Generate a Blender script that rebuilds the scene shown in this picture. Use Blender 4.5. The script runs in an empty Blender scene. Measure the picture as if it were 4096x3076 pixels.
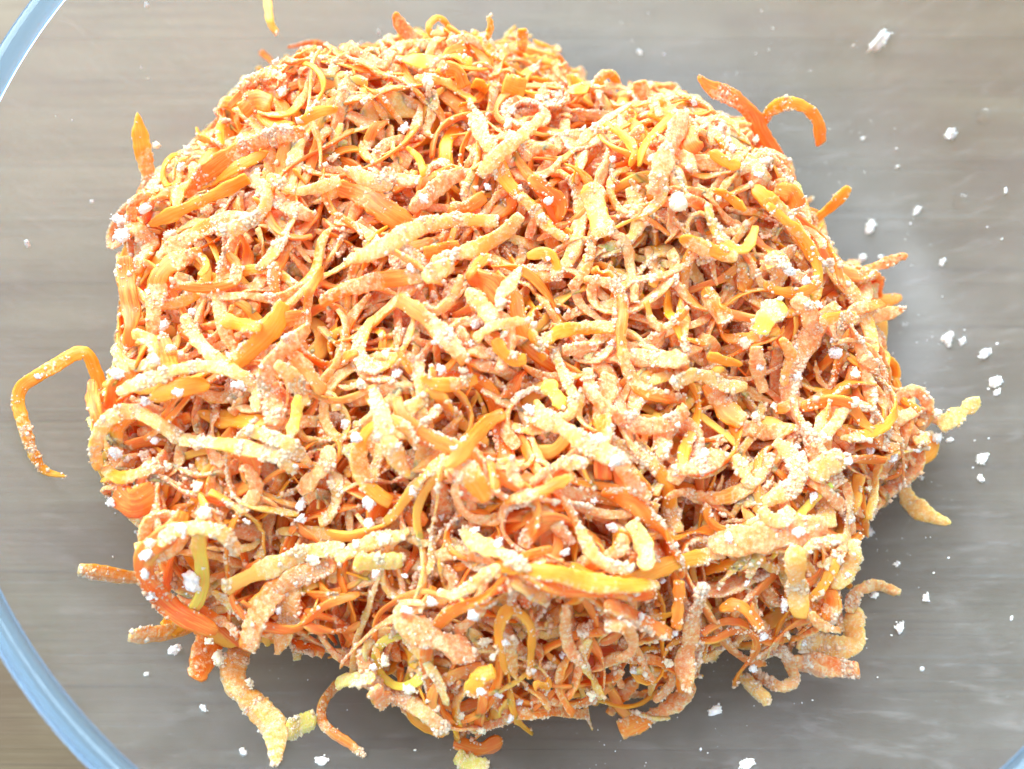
import bpy, math, re
import numpy as np

# ------------------------------------------------------------------ camera, world, light, exposure
SC = bpy.context.scene
COL = SC.collection
CAM = np.array([-0.0103, -0.0790, 0.232])
PITCH = math.radians(74.2)
HFOV = math.radians(62)
SW, SH = 4096, 3076
FPX = SW / 2 / math.tan(HFOV / 2)
cd = bpy.data.cameras.new('camera')
cd.sensor_width = 36
cd.sensor_fit = 'HORIZONTAL'
cd.angle = HFOV
cd.clip_start = 0.01
cd.clip_end = 50
cd.dof.use_dof = True
cd.dof.focus_distance = 0.192
cd.dof.aperture_fstop = 7.5
cam = bpy.data.objects.new('camera', cd)
COL.objects.link(cam)
cam.location = CAM
cam.rotation_euler = (math.pi / 2 - PITCH, 0, 0)
SC.camera = cam

world = bpy.data.worlds.new('World')
SC.world = world
world.use_nodes = True
bgn = world.node_tree.nodes['Background']
bgn.inputs[0].default_value = (0.80, 0.89, 1.0, 1)
bgn.inputs[1].default_value = 1.25


def area(name, loc, target, sx, sy, power, color):
    from mathutils import Vector
    l = bpy.data.lights.new(name, 'AREA')
    l.shape = 'RECTANGLE'
    l.size, l.size_y = sx, sy
    l.energy = power
    l.color = color
    o = bpy.data.objects.new(name, l)
    COL.objects.link(o)
    o.location = loc
    o.rotation_euler = (Vector(target) - Vector(loc)).to_track_quat('-Z', 'Y').to_euler()
    o['kind'] = 'helper'
    return o


area('window_light', (-0.40, 0.88, 0.84), (0, 0, 0.02), 1.7, 1.2, 66.0, (0.88, 0.95, 1.0))

SC.view_settings.view_transform = 'Standard'
SC.view_settings.look = 'None'
SC.view_settings.exposure = 0.0
SC.view_settings.gamma = 1.0
SC.view_settings.use_curve_mapping = False
SC.cycles.use_denoising = True
SC.cycles.use_adaptive_sampling = True
SC.cycles.adaptive_threshold = 0.035
SC.cycles.max_bounces = 14
SC.cycles.diffuse_bounces = 8
SC.cycles.glossy_bounces = 4
SC.cycles.transmission_bounces = 8
SC.cycles.transparent_max_bounces = 24

rng = np.random.default_rng(11)

# ------------------------------------------------------------------ camera maths (for measuring distances)
FW = np.array([0, math.cos(PITCH), -math.sin(PITCH)])
RT = np.array([1.0, 0, 0])
UP = np.cross(RT, FW)


def ray(px):
    px = np.asarray(px, float)
    d = FW + ((px[..., 0:1] - SW / 2) / FPX) * RT - ((px[..., 1:2] - SH / 2) / FPX) * UP
    return d / np.linalg.norm(d, axis=-1, keepdims=True)


def project(P):
    d = P - CAM
    z = d @ FW
    return SW / 2 + FPX * (d @ RT) / z, SH / 2 - FPX * (d @ UP) / z, z


# ------------------------------------------------------------------ helpers
def node_mat(name):
    m = bpy.data.materials.new(name)
    m.use_nodes = True
    nt = m.node_tree
    nt.nodes.clear()
    out = nt.nodes.new('ShaderNodeOutputMaterial')
    return m, nt, out


def N(nt, typ, **kw):
    n = nt.nodes.new(typ)
    for k, v in kw.items():
        setattr(n, k, v)
    return n


def math_node(nt, op, a, b=None, c=None, clamp=False):
    n = nt.nodes.new('ShaderNodeMath')
    n.operation = op
    n.use_clamp = clamp
    for i, v in enumerate((a, b, c)):
        if v is None:
            continue
        if isinstance(v, (int, float)):
            n.inputs[i].default_value = v
        else:
            nt.links.new(v, n.inputs[i])
    return n.outputs[0]


def mixc(nt, fac, a, b):
    n = nt.nodes.new('ShaderNodeMix')
    n.data_type = 'RGBA'
    for s, v in ((n.inputs[0], fac), (n.inputs[6], a), (n.inputs[7], b)):
        if isinstance(v, (int, float)):
            s.default_value = v
        elif isinstance(v, tuple):
            s.default_value = (*v, 1)
        else:
            nt.links.new(v, s)
    return n.outputs[2]


def maprange(nt, v, a, b, c=0.0, d=1.0, smooth=True):
    n = nt.nodes.new('ShaderNodeMapRange')
    n.interpolation_type = 'SMOOTHSTEP' if smooth else 'LINEAR'
    nt.links.new(v, n.inputs[0])
    for i, x in enumerate((a, b, c, d)):
        n.inputs[1 + i].default_value = x
    return n.outputs[0]


def noise(nt, coord, scale, detail=3.0, rough=0.55):
    n = nt.nodes.new('ShaderNodeTexNoise')
    n.inputs['Scale'].default_value = scale
    n.inputs['Detail'].default_value = detail
    n.inputs['Roughness'].default_value = rough
    nt.links.new(coord, n.inputs['Vector'])
    return n.outputs['Fac']


def mesh_from(name, V, quads=None, tris=None, smooth=True, attrs=None):
    me = bpy.data.meshes.new(name)
    quads = np.zeros((0, 4), np.int32) if quads is None else np.asarray(quads, np.int32)
    tris = np.zeros((0, 3), np.int32) if tris is None else np.asarray(tris, np.int32)
    nq, ntr = len(quads), len(tris)
    me.vertices.add(len(V))
    me.vertices.foreach_set('co', np.ascontiguousarray(V, np.float32).ravel())
    me.loops.add(nq * 4 + ntr * 3)
    me.loops.foreach_set('vertex_index', np.concatenate([quads.ravel(), tris.ravel()]).astype(np.int32))
    me.polygons.add(nq + ntr)
    starts = np.concatenate([np.arange(nq) * 4, nq * 4 + np.arange(ntr) * 3]).astype(np.int32)
    me.polygons.foreach_set('loop_start', starts)
    me.polygons.foreach_set('use_smooth', np.full(nq + ntr, smooth))
    if attrs:
        for k, a in attrs.items():
            if a.ndim == 2:
                at = me.attributes.new(k, 'FLOAT_COLOR', 'POINT')
                at.data.foreach_set('color', np.ascontiguousarray(np.c_[a, np.ones(len(a))], np.float32).ravel())
            else:
                at = me.attributes.new(k, 'FLOAT', 'POINT')
                at.data.foreach_set('value', np.ascontiguousarray(a, np.float32))
    me.update(calc_edges=True)
    me.validate()
    return me


def obj(name, me, mat=None, parent=None, loc=None):
    o = bpy.data.objects.new(name, me)
    COL.objects.link(o)
    if mat and me is not None and not me.materials:
        me.materials.append(mat)
    if parent:
        o.parent = parent
    if loc is not None:
        o.location = loc
    return o


def tag(o, label=None, cat=None, group=None, kind=None):
    for k, v in (('label', label), ('category', cat), ('group', group), ('kind', kind)):
        if v:
            o[k] = v
    return o


def lathe(profile, seg=160):
    pr = np.array(profile)
    n = len(pr)
    a = np.linspace(0, 2 * np.pi, seg, endpoint=False)
    V = np.stack([pr[None, :, 0] * np.cos(a)[:, None], pr[None, :, 0] * np.sin(a)[:, None],
                  np.broadcast_to(pr[None, :, 1], (seg, n))], -1).reshape(-1, 3)
    i, j = np.meshgrid(np.arange(seg), np.arange(n - 1), indexing='ij')
    i2 = (i + 1) % seg
    Q = np.stack([i * n + j, i2 * n + j, i2 * n + j + 1, i * n + j + 1], -1).reshape(-1, 4)
    return V, Q


def sm1(n, knots, r):
    """smooth 1-D random curve in about -1..1"""
    k = r.normal(size=max(knots, 2) + 1)
    x = np.linspace(0, len(k) - 1.001, n)
    i = x.astype(int)
    f = x - i
    f = f * f * (3 - 2 * f)
    return k[i] * (1 - f) + k[i + 1] * f


# ------------------------------------------------------------------ materials
def m_wood():
    m, nt, out = node_mat('bamboo')
    tc = N(nt, 'ShaderNodeTexCoord')
    info = N(nt, 'ShaderNodeObjectInfo')
    off = N(nt, 'ShaderNodeVectorMath', operation='MULTIPLY')
    comb = N(nt, 'ShaderNodeCombineXYZ')
    for i in range(3):
        nt.links.new(info.outputs['Random'], comb.inputs[i])
    nt.links.new(comb.outputs[0], off.inputs[0])
    off.inputs[1].default_value = (37, 11, 5)
    add = N(nt, 'ShaderNodeVectorMath', operation='ADD')
    nt.links.new(tc.outputs['Object'], add.inputs[0])
    nt.links.new(off.outputs[0], add.inputs[1])

    def mp(s):
        q = N(nt, 'ShaderNodeMapping')
        q.inputs['Scale'].default_value = s
        nt.links.new(add.outputs[0], q.inputs['Vector'])
        return q.outputs[0]
    fine = noise(nt, mp((9, 800, 60)), 1.0, 4, 0.6)
    mid = noise(nt, mp((14, 75, 20)), 1.0, 5, 0.62)
    broad = noise(nt, mp((13, 34, 5)), 1.0, 4, 0.55)
    c = mixc(nt, maprange(nt, mid, 0.33, 0.68), (0.116, 0.082, 0.040), (0.152, 0.115, 0.063))
    c = mixc(nt, math_node(nt, 'MULTIPLY', maprange(nt, fine, 0.52, 0.72), 0.55), c, (0.066, 0.050, 0.031))
    c = mixc(nt, math_node(nt, 'MULTIPLY', maprange(nt, fine, 0.42, 0.26), 0.55), c, (0.165, 0.162, 0.135))
    c = mixc(nt, math_node(nt, 'MULTIPLY', maprange(nt, broad, 0.48, 0.70), 0.65), c, (0.098, 0.062, 0.032))
    tone = N(nt, 'ShaderNodeHueSaturation')
    nt.links.new(c, tone.inputs['Color'])
    nt.links.new(math_node(nt, 'MULTIPLY_ADD', info.outputs['Random'], 0.06, 0.97), tone.inputs['Value'])
    p = N(nt, 'ShaderNodeBsdfPrincipled')
    nt.links.new(tone.outputs[0], p.inputs['Base Color'])
    p.inputs['Roughness'].default_value = 0.55
    b = N(nt, 'ShaderNodeBump')
    b.inputs['Strength'].default_value = 0.25
    b.inputs['Distance'].default_value = 0.0004
    nt.links.new(fine, b.inputs['Height'])
    nt.links.new(b.outputs[0], p.inputs['Normal'])
    nt.links.new(p.outputs[0], out.inputs[0])
    return m


def m_glass(name, tint, film, rough=0.04, milk=(0.88, 0.89, 0.90), spec=1.0):
    """thin clear glass: passes light straight through, mirrors by angle, with a film of flour smears and a painted veil of reflected sky"""
    m, nt, out = node_mat(name)
    lw = N(nt, 'ShaderNodeLayerWeight')
    lw.inputs['Blend'].default_value = 0.5
    f5 = math_node(nt, 'POWER', lw.outputs['Facing'], 5.0)
    fr = math_node(nt, 'MULTIPLY_ADD', f5, 1.0, 0.026 * spec, clamp=True)
    tr = N(nt, 'ShaderNodeBsdfTransparent')
    # tint deepens at a slant, painting in the blue sky the near wall reflects
    nt.links.new(mixc(nt, maprange(nt, lw.outputs['Facing'], 0.10, 0.85), tint, tuple(t ** 6 for t in tint)), tr.inputs[0])
    gl = N(nt, 'ShaderNodeBsdfGlossy')
    gl.inputs['Roughness'].default_value = rough
    mx = N(nt, 'ShaderNodeMixShader')
    nt.links.new(fr, mx.inputs[0])
    nt.links.new(tr.outputs[0], mx.inputs[1])
    nt.links.new(gl.outputs[0], mx.inputs[2])
    last = mx.outputs[0]
    if film > 0:
        tc = N(nt, 'ShaderNodeTexCoord')
        a = noise(nt, tc.outputs['Object'], 38, 5, 0.62)
        q = N(nt, 'ShaderNodeMapping')
        q.inputs['Rotation'].default_value = (0, 0, 0.9)
        q.inputs['Scale'].default_value = (90, 420, 90)
        nt.links.new(tc.outputs['Object'], q.inputs['Vector'])
        s = noise(nt, q.outputs[0], 1.0, 3, 0.6)
        sp = noise(nt, tc.outputs['Object'], 1500, 2, 0.5)
        k = math_node(nt, 'ADD', math_node(nt, 'MULTIPLY_ADD', maprange(nt, a, 0.30, 0.75), film, film * 1.1),
                      math_node(nt, 'MULTIPLY', maprange(nt, s, 0.52, 0.74), film * 1.0))
        k = math_node(nt, 'ADD', k, math_node(nt, 'MULTIPLY', maprange(nt, sp, 0.70, 0.78), film * 3.0), clamp=True)
        df = N(nt, 'ShaderNodeBsdfDiffuse')
        df.inputs[0].default_value = (*milk, 1)  # pale film colour: flour smears plus a painted haze of reflected sky
        m2 = N(nt, 'ShaderNodeMixShader')
        nt.links.new(k, m2.inputs[0])
        nt.links.new(last, m2.inputs[1])
        nt.links.new(df.outputs[0], m2.inputs[2])
        last = m2.outputs[0]
    nt.links.new(last, out.inputs[0])
    return m


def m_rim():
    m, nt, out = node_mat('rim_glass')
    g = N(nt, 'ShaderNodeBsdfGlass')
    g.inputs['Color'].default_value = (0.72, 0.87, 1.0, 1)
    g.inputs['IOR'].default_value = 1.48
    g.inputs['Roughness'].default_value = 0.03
    t = N(nt, 'ShaderNodeBsdfTranslucent')  # blue of the reflected sky put into the translucent and diffuse colours
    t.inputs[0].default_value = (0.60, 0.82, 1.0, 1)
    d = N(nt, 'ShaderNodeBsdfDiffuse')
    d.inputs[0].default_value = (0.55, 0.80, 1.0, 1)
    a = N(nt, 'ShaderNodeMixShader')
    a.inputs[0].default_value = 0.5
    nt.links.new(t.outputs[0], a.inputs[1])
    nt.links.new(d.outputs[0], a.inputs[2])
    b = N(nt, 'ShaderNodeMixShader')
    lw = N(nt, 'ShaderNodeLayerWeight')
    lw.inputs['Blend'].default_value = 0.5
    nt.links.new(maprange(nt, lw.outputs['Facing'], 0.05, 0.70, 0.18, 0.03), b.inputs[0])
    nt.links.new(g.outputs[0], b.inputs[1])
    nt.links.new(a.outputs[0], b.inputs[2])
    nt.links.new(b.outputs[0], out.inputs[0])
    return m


def m_carrot():
    m, nt, out = node_mat('carrot')
    ti = N(nt, 'ShaderNodeAttribute', attribute_name='tint')
    co = N(nt, 'ShaderNodeAttribute', attribute_name='coat')
    tc = N(nt, 'ShaderNodeTexCoord')
    n1 = noise(nt, tc.outputs['Object'], 900, 3, 0.6)
    n2 = noise(nt, tc.outputs['Object'], 2600, 2, 0.6)
    n3 = noise(nt, tc.outputs['Object'], 220, 2, 0.5)
    e = math_node(nt, 'ADD', co.outputs['Fac'], math_node(nt, 'MULTIPLY_ADD', n1, 0.9, -0.45))
    k = maprange(nt, e, 0.36, 0.60)
    # bare flesh: fibre streaks, a little lighter and darker
    fb = N(nt, 'ShaderNodeAttribute', attribute_name='fibre')
    q = N(nt, 'ShaderNodeMapping')
    q.inputs['Scale'].default_value = (160, 2600, 1)
    nt.links.new(fb.outputs['Vector'], q.inputs['Vector'])
    n4 = noise(nt, q.outputs[0], 1.0, 3, 0.6)
    flesh = N(nt, 'ShaderNodeHueSaturation')
    nt.links.new(mixc(nt, maprange(nt, n4, 0.42, 0.72, 0.0, 0.7), ti.outputs['Color'], (0.96, 0.46, 0.10)), flesh.inputs['Color'])
    nt.links.new(math_node(nt, 'MULTIPLY_ADD', n3, 0.4, 0.82), flesh.inputs['Value'])
    cream = mixc(nt, maprange(nt, n2, 0.35, 0.65), (0.99, 0.55, 0.23), (1.0, 0.86, 0.58))
    thick = math_node(nt, 'ADD', math_node(nt, 'MULTIPLY', maprange(nt, n1, 0.35, 0.68), 0.55), math_node(nt, 'MULTIPLY_ADD', n3, 0.70, -0.17), clamp=True)
    crust = mixc(nt, thick, ti.outputs['Color'], cream)
    c = mixc(nt, k, flesh.outputs[0], crust)
    p = N(nt, 'ShaderNodeBsdfPrincipled')
    nt.links.new(c, p.inputs['Base Color'])
    p.inputs['Subsurface Weight'].default_value = 0.8
    p.inputs['Subsurface Radius'].default_value = (1.0, 0.40, 0.12)
    p.inputs['Subsurface Scale'].default_value = 0.0034
    nt.links.new(maprange(nt, k, 0, 1, 0.38, 0.60, smooth=False), p.inputs['Roughness'])
    p.inputs['Specular IOR Level'].default_value = 0.4
    b = N(nt, 'ShaderNodeBump')
    b.inputs['Distance'].default_value = 0.00035
    nt.links.new(math_node(nt, 'MULTIPLY_ADD', k, 0.15, 0.40), b.inputs['Strength'])
    nt.links.new(mixc(nt, k, n4, math_node(nt, 'ADD', n1, n2)), b.inputs['Height'])
    nt.links.new(b.outputs[0], p.inputs['Normal'])
    nt.links.new(p.outputs[0], out.inputs[0])
    return m


def m_crumb(name, c1, c2, attr=False):
    m, nt, out = node_mat(name)
    tc = N(nt, 'ShaderNodeTexCoord')
    n1 = noise(nt, tc.outputs['Object'], 1400, 3, 0.6)
    p = N(nt, 'ShaderNodeBsdfPrincipled')
    c = mixc(nt, maprange(nt, n1, 0.3, 0.7), c1, c2)
    if attr:
        ti = N(nt, 'ShaderNodeAttribute', attribute_name='tint')
        mulc = N(nt, 'ShaderNodeMix', data_type='RGBA', blend_type='MULTIPLY')
        mulc.inputs[0].default_value = 1.0
        nt.links.new(c, mulc.inputs[6])
        nt.links.new(ti.outputs['Color'], mulc.inputs[7])
        c = mulc.outputs[2]
    nt.links.new(c, p.inputs['Base Color'])
    p.inputs['Roughness'].default_value = 0.5
    b = N(nt, 'ShaderNodeBump')
    b.inputs['Distance'].default_value = 0.0003
    p.inputs['Subsurface Weight'].default_value = 0.35
    p.inputs['Subsurface Radius'].default_value = (1.0, 0.75, 0.45)
    p.inputs['Subsurface Scale'].default_value = 0.0004
    b.inputs['Strength'].default_value = 0.4
    nt.links.new(n1, b.inputs['Height'])
    nt.links.new(b.outputs[0], p.inputs['Normal'])
    tl = N(nt, 'ShaderNodeBsdfTranslucent')
    nt.links.new(c, tl.inputs[0])
    mx = N(nt, 'ShaderNodeMixShader')
    mx.inputs[0].default_value = 0.10
    nt.links.new(p.outputs[0], mx.inputs[1])
    nt.links.new(tl.outputs[0], mx.inputs[2])
    nt.links.new(mx.outputs[0], out.inputs[0])
    return m


M_WOOD = m_wood()
M_GLASS_IN = m_glass('bowl_glass_inside', (0.940, 0.962, 0.978), 0.046, 0.26, milk=(0.86, 0.89, 0.93))
M_GLASS_OUT = m_glass('bowl_glass_outside', (0.940, 0.962, 0.978), 0.0, 0.30, spec=0.7)
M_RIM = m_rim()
M_CARROT = m_carrot()
M_GRAIN = m_crumb('flour_grain', (0.96, 0.95, 0.92), (0.99, 0.99, 0.98), attr=True)
M_CRUMB = m_crumb('flour_crumb', (0.93, 0.93, 0.88), (0.98, 0.98, 0.96), attr=True)
M_DROP = m_glass('water', (0.99, 0.99, 0.99), 0.0, 0.01)

# ------------------------------------------------------------------ setting: bamboo table of glued strips
table = bpy.data.objects.new('table', None)
COL.objects.link(table)
tag(table, 'grey-brown bamboo table top of long glued strips under the glass bowl', 'table', kind='structure')
rs = np.random.default_rng(5)
ypos = -0.52
while ypos < 0.62:
    wdt = 0.021 + rs.uniform(-0.001, 0.002)
    y0, y1 = ypos + 0.000005, ypos + wdt - 0.000005
    dz = rs.uniform(-0.00005, 0.0)
    bev = 0.00003
    pr = [(y0, -0.02), (y0, dz - bev), (y0 + bev, dz), (y1 - bev, dz), (y1, dz - bev), (y1, -0.02)]
    V = [(x, y - ypos, z) for x in (-0.6, 0.6) for (y, z) in pr]
    Q = [(i, i + 1, i + 7, i + 6) for i in range(5)] + [(5, 0, 6, 11)]
    me = mesh_from('strip', np.array(V), Q, smooth=False)
    obj('strip', me, M_WOOD, table, (0, ypos, 0))
    ypos += wdt

# ------------------------------------------------------------------ glass bowl
RB = 0.125
RI = 0.1304
rr_ = np.r_[np.linspace(0.0001, 0.06, 6), np.linspace(0.066, RI, 42)]
inner = [(float(q), 0.006 + 0.0595 * (q / RI) ** 8) for q in rr_]
outer = [(0.0001, 0.0022), (0.04, 0.0022), (0.068, 0.0022), (0.070, 0.0004), (0.074, 0.0004), (0.076, 0.0024)]
for q in np.linspace(0.084, RI, 34):
    nv = np.array([8 * 0.0595 / RI * (q / RI) ** 7, -1.0])
    nv /= np.linalg.norm(nv)
    outer.append((float(q + nv[0] * 0.0034), float(0.006 + 0.0595 * (q / RI) ** 8 + nv[1] * 0.0034)))
INR = np.array(inner)


def zbowl(r):
    return np.interp(r, INR[:, 0], INR[:, 1])


bowl = bpy.data.objects.new('glass_bowl', None)
COL.objects.link(bowl)
tag(bowl, 'wide clear glass mixing bowl with blue-tinged rim holding the grated carrot', 'bowl')
V, Q = lathe(inner)
obj('inner_wall', mesh_from('inner_wall', V, Q), M_GLASS_IN, bowl)
V, Q = lathe(outer)
obj('outer_wall', mesh_from('outer_wall', V, Q[:, ::-1]), M_GLASS_OUT, bowl)
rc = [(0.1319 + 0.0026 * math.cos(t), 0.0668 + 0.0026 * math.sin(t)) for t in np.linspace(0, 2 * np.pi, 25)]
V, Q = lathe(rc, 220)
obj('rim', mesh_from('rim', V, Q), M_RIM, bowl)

# ------------------------------------------------------------------ the heap: a height map that shreds are laid on one after another
G0, GS, GN = -0.13, 0.0005, 521
gx = G0 + GS * np.arange(GN)
GX, GY = np.meshgrid(gx, gx, indexing='ij')
OUTL = np.array([(330, 380), (420, 340), (490, 220), (580, 150), (690, 115), (800, 105), (880, 80), (960, 70), (1050, 95), (1130, 85),
    (1220, 120), (1250, 180), (1330, 200), (1400, 190), (1500, 215), (1560, 260), (1640, 290), (1690, 360), (1720, 430), (1770, 500),
    (1800, 560), (1890, 600), (1890, 700), (1900, 780), (1930, 830), (1980, 870), (2020, 920), (1990, 980), (1950, 1040), (1900, 1090),
    (1840, 1130), (1840, 1210), (1800, 1300), (1750, 1380), (1670, 1410), (1590, 1440), (1520, 1440), (1450, 1500), (1390, 1540),
    (1300, 1550), (1180, 1550), (1080, 1600), (1000, 1600), (880, 1540), (750, 1450), (600, 1390), (480, 1400), (400, 1330), (310, 1250),
    (310, 1130), (250, 1080), (210, 1000), (215, 900), (250, 780), (270, 680), (260, 560), (255, 500), (310, 420)], float) * (4096 / 2212)


def on_plane(px, z):
    d = ray(px)
    t = (np.asarray(z) - CAM[2]) / d[..., 2]
    return CAM + d * t[..., None]


OW = on_plane(OUTL, np.full(len(OUTL), 0.015))[:, :2]
OC = OW.mean(0)


def sdf_poly(poly, X, Y):
    d = np.full(X.shape, 1e9)
    ins = np.zeros(X.shape, bool)
    n = len(poly)
    for i in range(n):
        a, b = poly[i], poly[(i + 1) % n]
        e = b - a
        wx, wy = X - a[0], Y - a[1]
        t = np.clip((wx * e[0] + wy * e[1]) / (e @ e), 0, 1)
        d = np.minimum(d, np.hypot(wx - e[0] * t, wy - e[1] * t))
        c = (a[1] <= Y) != (b[1] <= Y)
        xx = a[0] + (Y - a[1]) / (e[1] if abs(e[1]) > 1e-12 else 1e-12) * e[0]
        ins ^= c & (X < xx)
    return np.where(ins, d, -d)


SD = sdf_poly(OW, GX, GY)
IMX, IMY = np.meshgrid(np.arange(0, SW, 8), np.arange(0, SH, 8), indexing='ij')
IMS = sdf_poly(OUTL, IMX.astype(float), IMY.astype(float))


def im_sdf(P):
    x, y, _ = project(P)
    return IMS[np.clip((x / 8).astype(int), 0, IMS.shape[0] - 1), np.clip((y / 8).astype(int), 0, IMS.shape[1] - 1)]


RG = np.hypot(GX, GY)
ZB = zbowl(RG)


def lumps(r, n, s):
    o = np.zeros_like(GX)
    for _ in range(n):
        c = r.uniform(-0.09, 0.09, 2)
        o += r.uniform(-1, 1) * np.exp(-((GX - c[0]) ** 2 + (GY - c[1]) ** 2) / (2 * s * s))
    return o


LUMP = lumps(np.random.default_rng(3), 80, 0.010) * 0.0068
u = np.clip(SD / 0.055, 0, 1)
TARGET = ZB + np.where(SD > 0, 0.010 + 0.038 * (1 - (1 - u) ** 2.2) + LUMP * np.clip(SD / 0.02, 0, 1), 0)
# the heap is no taller anywhere than its outline in the photograph allows
top = ZB + 0.004
alive = np.ones(GX.shape, bool)
for lev in np.arange(0.004, 0.060, 0.002):
    zz_ = ZB + lev
    alive &= im_sdf(np.stack([GX, GY, zz_], -1).reshape(-1, 3)).reshape(GX.shape) > 16
    top = np.where(alive, zz_, top)
TARGET = np.minimum(TARGET, np.where(SD > 0, top, ZB))
CORE = ZB + np.where(SD > 0.012, np.clip(TARGET - ZB - 0.0095, 0, 1), 0)
CORE = np.where(im_sdf(np.stack([GX, GY, CORE], -1).reshape(-1, 3)).reshape(GX.shape) > 90, CORE, ZB)
HAS = CORE > ZB + 0.001
Z = CORE.copy()


def gi(x, y):
    return (np.clip(np.rint((x - G0) / GS), 0, GN - 1).astype(int), np.clip(np.rint((y - G0) / GS), 0, GN - 1).astype(int))


def gauss1(v, s):
    k = np.arange(-int(3 * s) - 1, int(3 * s) + 2)
    w = np.exp(-k * k / (2 * s * s))
    w /= w.sum()
    return np.convolve(np.pad(v, len(k) // 2, mode='edge'), w, mode='valid')


def maxf(v, r):
    p = np.pad(v, r, mode='edge')
    return np.max(np.stack([p[i:i + len(v)] for i in range(2 * r + 1)]), 0)


def stamp(P, w, th, pack=0.4):
    T = np.gradient(P[:, :2], axis=0)
    T /= np.linalg.norm(T, axis=1, keepdims=True) + 1e-9
    B = np.stack([-T[:, 1], T[:, 0]], 1)
    k = max(2, int(w / GS))
    n2 = max(len(P), int(np.linalg.norm(np.diff(P, axis=0), axis=1).sum() / GS * 1.3))
    s = np.linspace(0, len(P) - 1, n2)
    ix = np.arange(len(P))
    Pi = np.stack([np.interp(s, ix, P[:, i]) for i in range(3)], 1)
    Bi = np.stack([np.interp(s, ix, B[:, i]) for i in range(2)], 1)
    for o in np.linspace(-0.5, 0.5, k + 1):
        i, j = gi(Pi[:, 0] + Bi[:, 0] * o * w, Pi[:, 1] + Bi[:, 1] * o * w)
        np.maximum.at(Z, (i, j), Pi[:, 2] + pack * th)


TINTS = {'R': (0.93, 0.150, 0.022), 'O': (0.96, 0.180, 0.016), 'K': (0.96, 0.225, 0.055), 'Y': (0.97, 0.300, 0.020),
         'P': (0.97, 0.450, 0.090), 'G': (0.80, 0.680, 0.110)}
SHREDS = []      # dicts: P, w, th, tint, coat, nrm, label, traced


def shred(P, w, th, tint, coat, nrm, taper, label=None, traced=False, seed=0, lit=None):
    SHREDS.append(dict(P=P, w=w, th=th, tint=tint, coat=coat, nrm=nrm, taper=taper, label=label, traced=traced, seed=seed))


def resample(C, n):
    C = np.asarray(C, float)
    m = len(C)
    if m < 2:
        raise ValueError
    # Catmull-Rom through the points
    E = np.vstack([2 * C[0] - C[1], C, 2 * C[-1] - C[-2]])
    out = []
    for i in range(1, m):
        p0, p1, p2, p3 = E[i - 1], E[i], E[i + 1], E[i + 2]
        for t in np.linspace(0, 1, 16, endpoint=False):
            out.append(0.5 * (2 * p1 + (p2 - p0) * t + (2 * p0 - 5 * p1 + 4 * p2 - p3) * t * t + (3 * p1 - p0 - 3 * p2 + p3) * t ** 3))
    out.append(C[-1])
    out = np.array(out)
    L = np.r_[0, np.cumsum(np.linalg.norm(np.diff(out, axis=0), axis=1))]
    s = np.linspace(0, L[-1], n)
    return np.stack([np.interp(s, L, out[:, i]) for i in range(C.shape[1])], 1)


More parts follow.
